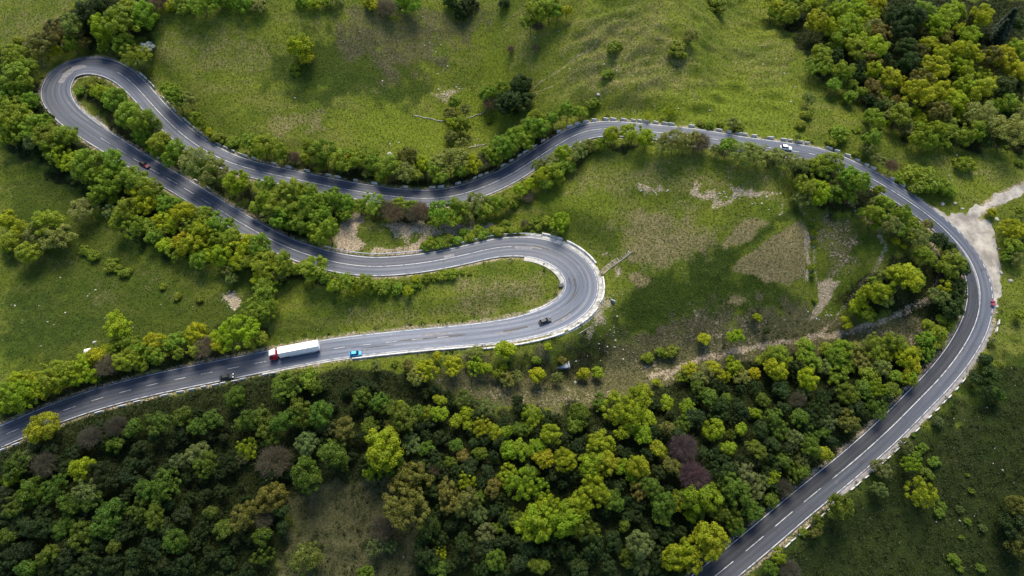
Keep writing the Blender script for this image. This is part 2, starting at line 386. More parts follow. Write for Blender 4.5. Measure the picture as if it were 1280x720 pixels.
# asphalt
M_road, nt, bs = newmat('asphalt')
uv = nn(nt, 'ShaderNodeAttribute', attribute_name='along'); at = nn(nt, 'ShaderNodeAttribute', attribute_name='tint')
U = uv.outputs['Vector']
mp = nt.nodes.new('ShaderNodeMapping'); mp.inputs['Scale'].default_value = (.035, .9, 1); nt.links.new(U, mp.inputs[0])
r1 = noise(nt, mp.outputs[0], 1.0, 5, .6)
mp2 = nt.nodes.new('ShaderNodeMapping'); mp2.inputs['Scale'].default_value = (.22, .45, 1); nt.links.new(U, mp2.inputs[0])
r2 = noise(nt, mp2.outputs[0], 1.0, 4, .7)
r3 = noise(nt, U, 2.6, 2, .7)
vo = nt.nodes.new('ShaderNodeTexVoronoi'); vo.feature = 'DISTANCE_TO_EDGE'; vo.inputs['Scale'].default_value = .16
mpv = nt.nodes.new('ShaderNodeMapping'); mpv.inputs['Scale'].default_value = (.6, 1.5, 1); nt.links.new(U, mpv.inputs[0]); nt.links.new(mpv.outputs[0], vo.inputs['Vector'])
cr = mth(nt, 'MULTIPLY', ramp(nt, vo.outputs['Distance'], 0, .02, 1, 0), ramp(nt, r2, .45, .6))
c = mixc(nt, ramp(nt, r1, .3, .7), (.046, .055, .076), (.092, .095, .112))
c = mixc(nt, ramp(nt, r2, .60, .66, 0, .5), c, (.052, .053, .062))
c = mixc(nt, ramp(nt, r2, .30, .36, .4, 0), c, (.16, .152, .148))
c = mixc(nt, mth(nt, 'MULTIPLY', cr, .6), c, (.035, .033, .035))
sx = nt.nodes.new('ShaderNodeSeparateXYZ'); nt.links.new(U, sx.inputs[0])
wt = mth(nt, 'SINE', mth(nt, 'MULTIPLY', mth(nt, 'ABSOLUTE', sx.outputs[1]), 3.6))           # wheel tracks
wt = ramp(nt, mth(nt, 'ADD', wt, mth(nt, 'MULTIPLY', mth(nt, 'SUBTRACT', r1, .5), 2.0)), -1, 1, 1.14, .84)
g = mth(nt, 'MULTIPLY', ramp(nt, r3, .25, .75, .82, 1.18), at.outputs['Fac']); g = mth(nt, 'MULTIPLY', g, wt)
vm = nt.nodes.new('ShaderNodeVectorMath'); vm.operation = 'SCALE'; nt.links.new(c, vm.inputs[0]); nt.links.new(g, vm.inputs[3])
nt.links.new(vm.outputs[0], bs.inputs['Base Color'])
bs.inputs['Roughness'].default_value = .6; bs.inputs['Specular IOR Level'].default_value = .2

# worn white paint
M_paint, nt, bs = newmat('worn_road_paint')
tc = nt.nodes.new('ShaderNodeTexCoord')
p1 = noise(nt, tc.outputs['Object'], .5, 4, .7)
c = mixc(nt, ramp(nt, p1, .34, .56), (.11, .11, .12), (.40, .40, .40))
nt.links.new(c, bs.inputs['Base Color']); bs.inputs['Roughness'].default_value = .6

M_gravel, nt, bs = newmat('pale_gravel')
tc = nt.nodes.new('ShaderNodeTexCoord')
p1 = noise(nt, tc.outputs['Object'], .16, 5, .65); p2 = noise(nt, tc.outputs['Object'], 2.2, 3, .7)
c = mixc(nt, ramp(nt, p1, .35, .65), (.19, .168, .145), (.40, .358, .305))
c = mixc(nt, ramp(nt, p2, .55, .75, 0, .5), c, (.13, .12, .11))
nt.links.new(c, bs.inputs['Base Color']); bs.inputs['Roughness'].default_value = .9; bs.inputs['Specular IOR Level'].default_value = .15
bp = nt.nodes.new('ShaderNodeBump'); bp.inputs['Strength'].default_value = .5; bp.inputs['Distance'].default_value = .2
nt.links.new(p2, bp.inputs['Height']); nt.links.new(bp.outputs[0], bs.inputs['Normal'])

M_dirt = plain('trodden_dirt', (.17, .14, .075), .95, .1, var=.4, scale=.8)
M_concrete = plain('weathered_concrete', (.34, .32, .29), .85, .2, var=.4, scale=.8)
M_white_conc = plain('whitewashed_concrete', (.50, .48, .45), .8, .2, var=.4, scale=.7)
M_stone = plain('pale_stone', (.30, .285, .25), .9, .2, var=.5, scale=1.4)
M_slab = plain('grey_blue_slab', (.20, .22, .25), .85, .2, var=.5, scale=.9)
M_steel = plain('galvanised_steel', (.40, .41, .43), .6, .3, 0, var=.15)
M_bark = plain('bark', (.09, .07, .05), .9, .1, var=.3, scale=4)
M_twig = plain('bare_twigs', (.125, .098, .092), .9, .1, var=.25, scale=2)
M_tyre = plain('tyre_rubber', (.02, .02, .022), .8, .2)
M_rim = plain('wheel_rim', (.45, .46, .48), .35, .5, .7)
M_glass = plain('tinted_glass', (.010, .013, .016), .4, .22)
M_lamp = plain('lamp_lens', (.82, .82, .80), .15, .6)
M_dull_lamp = plain('unlit_lamp_lens', (.14, .14, .15), .4, .3)
M_tail = plain('tail_lens', (.45, .02, .02), .2, .5)
M_dark = plain('dark_metal', (.03, .03, .033), .6, .3)

def leaf_mat(name, trans=.34):
    m = bpy.data.materials.new(name); m.use_nodes = True; nt = m.node_tree
    for n in list(nt.nodes): nt.nodes.remove(n)
    out = nt.nodes.new('ShaderNodeOutputMaterial')
    oi = nt.nodes.new('ShaderNodeObjectInfo')
    at = nn(nt, 'ShaderNodeAttribute', attribute_name='leaf')
    sp = nt.nodes.new('ShaderNodeSeparateColor'); nt.links.new(at.outputs['Color'], sp.inputs[0])
    hs = nt.nodes.new('ShaderNodeHueSaturation'); nt.links.new(oi.outputs['Color'], hs.inputs['Color'])
    nt.links.new(sp.outputs[0], hs.inputs['Value'])
    nt.links.new(mth(nt, 'ADD', mth(nt, 'MULTIPLY', sp.outputs[1], .030), .490), hs.inputs['Hue'])
    p = nt.nodes.new('ShaderNodeBsdfPrincipled'); nt.links.new(hs.outputs[0], p.inputs['Base Color'])
    p.inputs['Roughness'].default_value = .6; p.inputs['Specular IOR Level'].default_value = .2
    t = nt.nodes.new('ShaderNodeBsdfTranslucent')
    h2 = nt.nodes.new('ShaderNodeHueSaturation'); h2.inputs['Hue'].default_value = .488; h2.inputs['Saturation'].default_value = 1.15; h2.inputs['Value'].default_value = 1.15
    nt.links.new(hs.outputs[0], h2.inputs['Color']); nt.links.new(h2.outputs[0], t.inputs['Color'])
    mx = nt.nodes.new('ShaderNodeMixShader'); mx.inputs[0].default_value = trans
    nt.links.new(p.outputs[0], mx.inputs[1]); nt.links.new(t.outputs[0], mx.inputs[2]); nt.links.new(mx.outputs[0], out.inputs[0])
    return m
M_leaf = leaf_mat('leaves')

# ------------------------------------------------------------------ mesh helpers
def link(name, me, mat=None, parent=None):
    o = bpy.data.objects.new(name, me); COL.objects.link(o)
    if mat is not None and me is not None and len(me.materials) == 0: me.materials.append(mat)
    if parent is not None: o.parent = parent
    return o
def tag(o, label=None, cat=None, group=None, kind=None):
    if label: o['label'] = label
    if cat: o['category'] = cat
    if group: o['group'] = group
    if kind: o['kind'] = kind
    return o
def thing(name, loc=(0, 0, 0), rz=0):
    o = bpy.data.objects.new(name, None); COL.objects.link(o); o.empty_display_size = .3
    o.location = loc; o.rotation_euler = (0, 0, rz); return o
def npmesh(name, V, F, smooth=False):
    """V (n,3); F (m,k) array of equal sized faces"""
    me = bpy.data.meshes.new(name)
    V = np.ascontiguousarray(V, np.float32); F = np.ascontiguousarray(F, np.int32)
    k = F.shape[1]
    me.vertices.add(len(V)); me.vertices.foreach_set('co', V.ravel())
    me.loops.add(F.size); me.loops.foreach_set('vertex_index', F.ravel())
    me.polygons.add(len(F)); me.polygons.foreach_set('loop_start', np.arange(0, F.size, k, dtype=np.int32))
    me.update(calc_edges=True)
    if smooth: me.polygons.foreach_set('use_smooth', np.ones(len(F), bool))
    return me
def vattr(me, name, data, typ='FLOAT_COLOR'):
    a = me.attributes.new(name, typ, 'POINT')
    if typ == 'FLOAT_COLOR': a.data.foreach_set('color', np.ascontiguousarray(data, np.float32).ravel())
    elif typ == 'FLOAT_VECTOR': a.data.foreach_set('vector', np.ascontiguousarray(data, np.float32).ravel())
    else: a.data.foreach_set('value', np.ascontiguousarray(data, np.float32).ravel())
class MB:
    def __init__(s): s.v = []; s.f = []
    def hexa(s, pts):      # 8 points: bottom 4 ccw, top 4 ccw
        n = len(s.v); s.v += [tuple(p) for p in pts]
        for q in ((3, 2, 1, 0), (4, 5, 6, 7), (0, 1, 5, 4), (1, 2, 6, 5), (2, 3, 7, 6), (3, 0, 4, 7)): s.f.append([n + i for i in q])
    def box(s, x0, x1, y0, y1, z0, z1, tx=0, ty=0):
        s.hexa([(x0, y0, z0), (x1, y0, z0), (x1, y1, z0), (x0, y1, z0), (x0 + tx, y0 + ty, z1), (x1 - tx, y0 + ty, z1), (x1 - tx, y1 - ty, z1), (x0 + tx, y1 - ty, z1)])
    def loft(s, rings, caps=True):
        n = len(s.v); k = len(rings[0])
        for r in rings: s.v += [tuple(p) for p in r]
        for i in range(len(rings) - 1):
            for j in range(k):
                a = n + i * k + j; b = n + i * k + (j + 1) % k
                s.f.append([a, b, b + k, a + k])
        if caps: s.f.append([n + j for j in range(k)][::-1]); s.f.append([n + (len(rings) - 1) * k + j for j in range(k)])
    def cyl(s, p, q, r0, r1=None, k=8):
        r1 = r0 if r1 is None else r1
        p = Vector(p); q = Vector(q); d = (q - p).normalized()
        u = d.orthogonal().normalized(); w = d.cross(u)
        rg = []
        for c, r in ((p, r0), (q, r1)):
            rg.append([tuple(c + (u * math.cos(2 * math.pi * i / k) + w * math.sin(2 * math.pi * i / k)) * r) for i in range(k)])
        s.loft(rg)
    def build(s, name, mat, parent=None, bevel=0, smooth=False):
        me = bpy.data.meshes.new(name); me.from_pydata(s.v, [], s.f); me.update()
        if smooth: me.polygons.foreach_set('use_smooth', [True] * len(me.polygons))
        o = link(name, me, mat, parent)
        if bevel:
            b = o.modifiers.new('bevel', 'BEVEL'); b.width = bevel; b.segments = 2; b.limit_method = 'ANGLE'
        return o

# ------------------------------------------------------------------ the ground sheet
def stretch(lo, hi, n, sgn): return [lo + sgn * (3.0 * (1.28 ** k)) for k in range(1, n)]
xe = np.concatenate([np.array(stretch(XF[0], 0, 25, -1))[::-1], XF, np.array(stretch(XF[-1], 0, 25, 1))])
ye = np.concatenate([np.array(stretch(YF[0], 0, 25, -1))[::-1], YF, np.array(stretch(YF[-1], 0, 25, 1))])
EX, EY = np.meshgrid(xe, ye, indexing='ij')
ii = np.clip(np.searchsorted(XF, EX), 0, len(XF) - 1); jj = np.clip(np.searchsorted(YF, EY), 0, len(YF) - 1)
EZ = H[ii, jj] + (base_h(EX, EY) - base_h(np.clip(EX, XF[0], XF[-1]), np.clip(EY, YF[0], YF[-1])))
nx, ny = EX.shape
idx = np.arange(nx * ny).reshape(nx, ny)
F = np.stack([idx[:-1, :-1], idx[1:, :-1], idx[1:, 1:], idx[:-1, 1:]], -1).reshape(-1, 4)
me = npmesh('ground', np.stack([EX, EY, EZ], -1).reshape(-1, 3), F, True)
one = np.ones(EX.size)
g_ = lambda k: CH[k][ii, jj].ravel()
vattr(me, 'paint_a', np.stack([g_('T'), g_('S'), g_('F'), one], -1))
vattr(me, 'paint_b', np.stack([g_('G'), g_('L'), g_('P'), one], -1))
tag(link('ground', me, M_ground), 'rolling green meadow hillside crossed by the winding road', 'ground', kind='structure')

# ------------------------------------------------------------------ road ribbon and its markings
def near_idx(px, py):
    p = locate([px], [py], sampler(Hsm))[0]
    return int(np.argmin(np.hypot(RP[:, 0] - p[0], RP[:, 1] - p[1])))
def ribbon(i0, i1, offs, dz, name, mat):
    ks = np.arange(i0, i1 + 1)
    offs = np.asarray(offs, float)
    O = offs if offs.ndim == 2 else np.broadcast_to(offs, (len(ks), len(offs)))
    X = RP[ks, None, 0] + RN[ks, None, 0] * O; Y = RP[ks, None, 1] + RN[ks, None, 1] * O
    Z = np.broadcast_to((RZ[ks] + dz)[:, None], X.shape)
    n, m = X.shape
    id_ = np.arange(n * m).reshape(n, m)
    F = np.stack([id_[:-1, 1:], id_[:-1, :-1], id_[1:, :-1], id_[1:, 1:]], -1).reshape(-1, 4)
    me = npmesh(name, np.stack([X, Y, Z], -1).reshape(-1, 3), F)
    return me, O, ks
fr = np.array([-1, -.96, -.75, -.5, -.25, -.04, .04, .25, .5, .75, .96, 1])
me, O, ks = ribbon(0, NR - 1, RW[:, None] * fr, 0.0, 'road', M_road)
vattr(me, 'along', np.stack([np.repeat(RS[:NR, None], len(fr), 1), O, 0 * O], -1).reshape(-1, 3), 'FLOAT_VECTOR')
# lane surfacing along the way, with tree shade and glare painted in: (spot, right lane, left lane)
TN = [(0,546,.6,.6),(300,458,.72,.75),(400,440,1.4,1.5),(480,428,1.8,1.85),(690,401,1.8,1.7),(727,350,1.4,1.45),(655,308,1.0,1.15),(500,331,.85,1.2),(380,317,.85,.95),(230,235,.95,.95),
      (115,158,1.05,1.0),(72,100,1.15,.9),(114,76,1.2,.8),(173,111,1.15,.9),(300,208,1.05,1.0),(460,240,1.0,.8),(575,246,1.05,.75),(685,190,1.1,.9),(790,158,1.15,1.1),(930,178,1.0,1.15),(1070,209,.9,1.1),
      (1160,270,.8,1.1),(1219,340,.6,1.15),(1214,416,.45,1.15),(1110,538,.34,.75),(910,707,.28,.52)]
ti = [near_idx(a, b) for a, b, *_ in TN]
tr = np.interp(np.arange(NR), ti, [t[2] for t in TN]); tl = np.interp(np.arange(NR), ti, [t[3] for t in TN])
tint = np.where(fr[None, :] < 0, tr[:, None], tl[:, None]) * (1 + .25 * (np.abs(fr) > .95))[None, :]
vattr(me, 'tint', tint.ravel(), 'FLOAT')
tag(link('road', me, M_road), 'two lane asphalt mountain road winding in hairpins over the meadow', 'road', kind='structure')
PV, PF, pn = [], [], 0
def markline(i0, i1, off, w, frac=None, dz=.012):
    global pn
    i0, i1 = min(i0, i1), max(i0, i1)
    if i1 - i0 < 1: return
    off = np.asarray(off, float)
    o = off[i0:i1 + 1] if off.ndim else np.full(i1 - i0 + 1, float(off))
    me, O, ks = ribbon(i0, i1, np.stack([o - w / 2, o + w / 2], -1), dz, 'x', None)
    v = np.array([x.co for x in me.vertices]); f = np.array([list(p.vertices) for p in me.polygons])
    PV.append(v); PF.append(f + pn); pn += len(v)
    bpy.data.meshes.remove(me)
def dashes(i0, i1, off, w, on, gap):
    i0, i1 = min(i0, i1), max(i0, i1); k = i0
    while k + on <= i1:
        markline(k, k + on, off, w); k += on + gap
inset = RW - .38
N = near_idx
markline(0, N(1168, 275), inset, .24); dashes(N(1168, 275), N(1228, 398), inset, .26, 1, 1); markline(N(1228, 398), NR - 1, inset, .24); 
i_a, i_b = N(1165, 272), N(1226, 395)
markline(0, NR - 1, -inset, .24)
dashes(N(10, 542), N(560, 421), 0.0, .16, 3, 4)
markline(N(330, 296), N(590, 318), 0.0, .22)
markline(N(590, 318), N(640, 309), 0.0, .16)
markline(N(285, 268), N(330, 296), 0.0, .22)
dashes(N(120, 161), N(285, 268), 0.0, .18, 4, 3)
markline(N(150, 90), N(620, 233), 0.0, .22)
markline(N(620, 233), N(740, 158), 0.0, .24)
dashes(N(740, 158), N(1060, 206), 0.0, .2, 5, 3)
markline(N(1060, 206), N(1060, 583), 0.0, .26)
dashes(N(1060, 583), NR - 1, 0.0, .19, 6, 4)
me = npmesh('road_marking', np.concatenate(PV), np.concatenate(PF))
tag(link('road_marking', me, M_paint), 'worn white edge and centre lines painted on the asphalt', 'road marking', kind='structure')

def patches(name, mat, items, dz, label):
    V, F, c = [], [], 0
    for (px_, py_, L, W, ang) in items:
        p = locate([px_], [py_], Hs_f)[0]; k = int(np.argmin(np.hypot(RP[:, 0] - p[0], RP[:, 1] - p[1])))
        off = (p[0] - RP[k, 0]) * RN[k, 0] + (p[1] - RP[k, 1]) * RN[k, 1]
        kk = np.arange(max(0, k - int(L / 2 / STEP)), min(NR - 1, k + int(L / 2 / STEP) + 1) + 1)
        for j, q in enumerate(kk):
            o = np.clip(off + ang * (q - k) * STEP, -RW[q] + .1, RW[q] - .1); w = W / 2 * (1 if L < 9 else math.sin(math.pi * (j + .4) / (len(kk) + .2)))
            V += [tuple(station(q, o - w, dz)), tuple(station(q, o + w, dz))]
        for j in range(len(kk) - 1): F.append([c + 2 * j + 1, c + 2 * j, c + 2 * j + 2, c + 2 * j + 3])
        c += 2 * len(kk)
    tag(link(name, npmesh(name, np.array(V), np.array(F)), mat), label, 'road marking', kind='structure')
def station(k, off, dz=0.0):
    return Vector((RP[k, 0] + RN[k, 0] * off, RP[k, 1] + RN[k, 1] * off, RZ[k] + dz))
patches('road_patch', plain('old_patch', (.17, .16, .165), .8, .3, var=.3, scale=.8), [(90,88,11,3.2,-.05),(82,96,8,2.6,0),(655,310,6,1.2,0),(672,310,3,.9,0),(700,402,5,.9,.1),(540,419,12,1.3,0),(630,416,9,1.1,.02),(565,320,4,1.2,0),(1213,330,30,1.1,0)], .006, 'pale worn patches in the asphalt')
patches('tyre_mark', plain('dark_rubber_stain', (.028, .026, .028), .6, .4, var=.4, scale=1.2), [(719,355,4,.9,0),(712,352,2.5,.5,0),(719,364,16,.5,.03),(715,375,14,.35,-.05),(672,309,4,.7,0),(684,312,3,.5,0),(702,398,14,.5,0),(81,90,4,1.4,0),(520,425,14,.6,0),(560,421,10,.8,0),(470,434,12,.5,0),(640,413,8,.7,0),(150,495,26,.5,0),(220,478,22,.4,0),(1216,360,34,.5,0),(1212,395,26,.4,0)], .009, 'dark tyre and tar stains on the bends')
# gravel lay-by, track, paths: sheets that dip under the turf at a ragged edge
def drape(name, polys, lines, mat, label, cat, cell=.6, top=.10, wob=1.2, keep_off=True):
    pts = []; segs = []
    sd_list = []
    allp = []
    for p in polys: allp.append(locate([q[0] for q in p], [q[1] for q in p], Hf)[:, :2])
    alll = [(locate([q[0] for q in p], [q[1] for q in p], Hf)[:, :2], w) for p, w in lines]
    cat_pts = np.concatenate(allp + [l for l, w in alll])
    lo = cat_pts.min(0) - 5; hi = cat_pts.max(0) + 5
    x, y = np.meshgrid(np.arange(lo[0], hi[0], cell), np.arange(lo[1], hi[1], cell), indexing='ij')
    xx = x + wob * 3 * (fbm(x / 3, y / 3, 41, 3) - .5); yy = y + wob * 3 * (fbm(x / 3, y / 3, 45, 3) - .5)
    sd = np.full(x.shape, -1e9)
    for Pp in allp:
        dmin = np.full(x.shape, 1e9); ins = np.zeros(x.shape, bool)
        for a, b in zip(Pp, np.roll(Pp, -1, 0)):
            ab = b - a; t = np.clip(((xx - a[0]) * ab[0] + (yy - a[1]) * ab[1]) / (ab @ ab), 0, 1)
            dmin = np.minimum(dmin, np.hypot(xx - a[0] - t * ab[0], yy - a[1] - t * ab[1]))
            ins ^= ((a[1] > yy) != (b[1] > yy)) & (xx < (b[0] - a[0]) * (yy - a[1]) / (b[1] - a[1] + 1e-12) + a[0])
        sd = np.maximum(sd, np.where(ins, dmin, -dmin))
    for L, w in alll:
        for a, b in zip(L[:-1], L[1:]):
            ab = b - a; t = np.clip(((xx - a[0]) * ab[0] + (yy - a[1]) * ab[1]) / (ab @ ab), 0, 1)
            sd = np.maximum(sd, w - np.hypot(xx - a[0] - t * ab[0], yy - a[1] - t * ab[1]))
    z = Hf(x, y) + np.clip(sd * .15, -.25, top)
    # run out just under the edge of the asphalt
    e = np.full(x.shape, 99.0); kz = np.zeros(x.shape)
    for r_ in range(x.shape[0]):
        near_ = (RP[:, 0] > x[r_, 0] - 30) & (RP[:, 0] < x[r_, 0] + 30)
        if not near_.any(): continue
        id_ = np.nonzero(near_)[0]
        d2 = (x[r_][:, None] - RP[id_, 0]) ** 2 + (y[r_][:, None] - RP[id_, 1]) ** 2
        n_ = id_[d2.argmin(1)]
        al = (x[r_] - RP[n_, 0]) * RT[n_, 0] + (y[r_] - RP[n_, 1]) * RT[n_, 1]
        e[r_] = np.sqrt(d2.min(1)) - RW[n_]; kz[r_] = np.interp(n_ + al / STEP, np.arange(NR), RZ)
    blend = sstep(0.3, 3.0, e); near_z = kz - .03 - .25 * sstep(-.2, -1.0, e)
    z = np.where((e < 3) & (sd > -.3), near_z * (1 - blend) + z * blend, z)
    z = np.where(e < -1.0, kz - .3, z)
    keep = sd > -1.6
    n, m = x.shape; idx = np.arange(n * m).reshape(n, m)
    q = keep[:-1, :-1] | keep[1:, :-1] | keep[1:, 1:] | keep[:-1, 1:]
    F = np.stack([idx[:-1, :-1], idx[1:, :-1], idx[1:, 1:], idx[:-1, 1:]], -1)[q]
    used = np.unique(F); remap = np.full(n * m, -1); remap[used] = np.arange(len(used))
    V = np.stack([x, y, z], -1).reshape(-1, 3)[used]
    me = npmesh(name, V, remap[F], True)
    o = link(name, me, mat); tag(o, label, cat, kind='structure'); return o
drape('gravel_layby', [LAYBY],
      [([(1214,268),(1240,254),(1262,243),(1284,233),(1310,224)], 1.6)], M_gravel, 'pale gravel lay-by and side track joining the outer bend', 'gravel lay-by', top=.12)
drape('gravel_patch', [PATCH], [([(86,128),(90,140),(104,150),(130,166)], .8)], M_gravel, 'pale gravel shoulder inside the upper left hairpin', 'gravel shoulder')
drape('footpath', [], [([(664,112),(678,102),(700,88),(722,70),(748,52)], .25), ([(666,116),(678,112),(690,108)], .2)], M_dirt, 'thin pale footpath climbing the hill behind the dark thicket', 'footpath', cell=.4, wob=.5)

# ------------------------------------------------------------------ roadside works
def station(k, off, dz=0.0):
    return Vector((RP[k, 0] + RN[k, 0] * off, RP[k, 1] + RN[k, 1] * off, RZ[k] + dz))
def block_mesh(L, seed):
    rr = random.Random(seed); m = MB()
    prof = [(-.26, -.35), (.26, -.35), (.24, .12), (.13, .38), (.11, .78), (-.11, .78), (-.13, .38), (-.24, .12)]
    rings = []
    for x in (-L / 2, -L / 2 + .05, L / 2 - .05, L / 2):
        s = .93 if abs(x) == L / 2 else 1
        rings.append([(x, y * s + rr.uniform(-.01, .01), z * (s if z > .5 else 1)) for y, z in prof])
    m.loft(rings)
    me = bpy.data.meshes.new('concrete_guard_block'); me.from_pydata(m.v, [], m.f); me.update(); me.materials.append(M_white_conc)
    return me
BLK = [block_mesh(2.1, 1), block_mesh(2.4, 2), block_mesh(1.7, 3)]
def guard_row(pa, pb, side, step, keep, where, extra=1.0, seed=0):
    rr = random.Random(seed); k0, k1 = sorted((N(*pa), N(*pb))); s = RS[k0]
    while s < RS[k1]:
        k = int(s / STEP)
        if rr.random() < keep:
            off = side * (RW[k] + extra + rr.uniform(-.08, .08))
            o = link('concrete_guard_block', rr.choice(BLK))
            o.location = station(k, off, -.02 - .03 * extra); o.rotation_euler = (rr.uniform(-.05, .05), 0, math.atan2(RT[k, 1], RT[k, 0]) + rr.uniform(-.05, .05))
            tag(o, 'pale concrete guard block in the broken row ' + where, 'guard block', 'concrete guard blocks ' + where)
        s += step * rr.uniform(.9, 1.12)
guard_row((1236, 402), (1206, 455), 1, 3.5, .85, 'on the outside of the right hand bend', 2.1, 1)
guard_row((1200, 462), (1040, 620), 1, 3.3, .9, 'beside the straight descending at lower right', 1.5, 2)
guard_row((1036, 624), (962, 690), 1, 3.2, .92, 'beside the dashed road at the bottom', 1.7, 3)
guard_row((712, 165), (795, 150), 1, 3.0, .95, 'round the crest of the top road', .9, 4)
guard_row((798, 151), (975, 178), 1, 3.4, .88, 'along the meadow edge of the top road', .9, 5)
guard_row((980, 178), (1140, 250), 1, 3.4, .82, 'above the white car toward the outer bend', 1.0, 6)
guard_row((600, 236), (708, 168), 1, 3.4, .7, 'under the thicket beside the climbing road', 1.0, 7)
guard_row((340, 208), (596, 240), 1, 3.8, .6, 'below the long hedge of the middle road', .9, 8)
guard_row((172, 95), (320, 205), 1, 3.4, .75, 'on the upper arm of the left hairpin', .9, 9)
guard_row((6, 560), (200, 497), -1, 4.2, .6, 'on the shaded lower road at far left', 1.0, 10)
guard_row((205, 494), (345, 462), -1, 3.2, .8, 'beside the lower road near the lorry', .9, 11)
guard_row((190, 190), (285, 248), -1, 5.5, .45, 'inside the lower arm of the left hairpin', 1.0, 12)

def strip_solid(k0, k1, prof, step=2):
    """sweep a profile [(offset, height)] along the road"""
    m = MB(); rings = []
    for k in range(k0, k1 + 1, step):
        rings.append([tuple(station(k, o, z)) for o, z in prof(k)])
    m.loft(rings); return m
def guard_rail(pa, pb, side, extra, label):
    k0, k1 = sorted((N(*pa), N(*pb)))
    mid = station((k0 + k1) // 2, 0); root = thing('guard_rail', mid); inv = Matrix.Translation(-mid)
    m = strip_solid(k0, k1, lambda k: [(side * (RW[k] + extra + a), b) for a, b in ((0, .42), (.07, .50), (.0, .58), (.07, .66), (.0, .78), (.16, .78), (.16, .42))], 1)
    m.v = [tuple(inv @ Vector(v)) for v in m.v]; m.build('rail', M_steel, root)
    for k in range(k0, k1, 3):
        b = MB(); p = inv @ station(k, side * (RW[k] + extra + .24)); b.box(p.x - .07, p.x + .07, p.y - .07, p.y + .07, p.z - .5, p.z + .74)
        b.build('post', M_steel, root)
    tag(root, label, 'guard rail')
guard_rail((402, 318), (560, 318), -1, .75, 'long galvanised guard rail beside the bare earth above the middle arm')
guard_rail((562, 318), (676, 300), -1, .85, 'galvanised guard rail under the low green hedge entering the hairpin')
def low_wall(pa, pb, side, extra, label, h=.75, w=.4, name='parapet_wall', mat=None, base=-.5):
    k0, k1 = sorted((N(*pa), N(*pb)))
    m = strip_solid(k0, k1, lambda k: [(side * (RW[k] + extra), base), (side * (RW[k] + extra), h), (side * (RW[k] + extra + w), h), (side * (RW[k] + extra + w), base)], 1)
    o = m.build(name, mat or M_white_conc); tag(o, label, 'parapet wall'); return o
kx = N(727, 330)
for (a, b, lab) in [((676, 300), (703, 305), 'white parapet length where the guard rail ends at the hairpin'), ((704, 305), (727, 314), 'white parapet length in the upper curve of the hairpin'),
                    ((728, 314), (742, 330), 'short white parapet just above the drainage chute'), ((750, 348), (748, 380), 'white parapet on the outermost curve below the chute'),
                    ((747, 382), (712, 420), 'white parapet on top of the stone revetment'), ((708, 422), (600, 434), 'long low white kerb wall above the isolated lime tree'),
                    ((596, 434), (440, 455), 'low white kerb wall passing under the blue car')]:
    k0, k1 = sorted((N(*a), N(*b)))
    ex = 1.6 if a[0] > 640 and a[0] < 760 else .6
    ww = .5 if a[0] > 610 else .35
    m = strip_solid(k0, max(k1, k0 + 3), lambda k, ex=ex, ww=ww: [(-(RW[k] + ex), -.6), (-(RW[k] + ex), .7), (-(RW[k] + ex + ww), .7), (-(RW[k] + ex + ww), -.6)], 1)
    tag(m.build('parapet_wall', M_white_conc), lab, 'parapet wall')
# pale concrete shoulder strips round the lower hairpin (setting)
M_dust = plain('dusty_shoulder', (.21, .19, .18), .95, .1, var=.35, scale=.7)
def shoulder(pa, pb, side, w0, w1, label):
    k0, k1 = sorted((N(*pa), N(*pb)))
    m = strip_solid(k0, k1, lambda k: [(side * (RW[k] + w0), -.35), (side * (RW[k] + w0), -.012), (side * (RW[k] + w1), -.02), (side * (RW[k] + w1), -.4)], 1)
    o = m.build('paved_shoulder', M_dust if pa[0] > 1000 else M_concrete); tag(o, label, 'shoulder', kind='structure')
shoulder((655, 300), (690, 424), -1, .02, 1.55, 'pale concrete shoulder on the outside of the hairpin')
shoulder((655, 327), (668, 400), 1, .02, 1.7, 'pale concrete shoulder on the inside of the hairpin')
shoulder((1228, 400), (1030, 622), 1, .02, 1.15, 'pale dusty shoulder on the outer bend')
shoulder((690, 424), (330, 468), -1, .02, .5, 'pale edge strip of the lower road')
# revetment under the hairpin
k0, k1 = sorted((N(752, 368), N(700, 426)))
root = thing('retaining_wall', station((k0 + k1) // 2, -(RW[k0] + 3))); inv = Matrix.Translation(-root.location)
m = strip_solid(k0, k1, lambda k: [(-(RW[k] + 2.15), .25), (-(RW[k] + 2.15), -3.5), (-(RW[k] + 3.5 + .9 * math.sin((k - k0) / (k1 - k0) * math.pi)), -3.8), (-(RW[k] + 2.9 + .9 * math.sin((k - k0) / (k1 - k0) * math.pi)), -1.1)], 1)
m.v = [tuple(inv @ Vector(v)) for v in m.v]; m.build('stone_face', M_stone, root)
m = strip_solid(k0, k1, lambda k: [(-(RW[k] + 2.95 + .9 * math.sin((k - k0) / (k1 - k0) * math.pi)), -3.8), (-(RW[k] + 2.95 + .9 * math.sin((k - k0) / (k1 - k0) * math.pi)), -.95), (-(RW[k] + 3.25 + .9 * math.sin((k - k0) / (k1 - k0) * math.pi)), -.95), (-(RW[k] + 3.25 + .9 * math.sin((k - k0) / (k1 - k0) * math.pi)), -3.8)], 1)
m.v = [tuple(inv @ Vector(v)) for v in m.v]; m.build('toe_kerb', M_concrete, root)
tag(root, 'curved stone retaining wall below the outside of the hairpin', 'retaining wall')

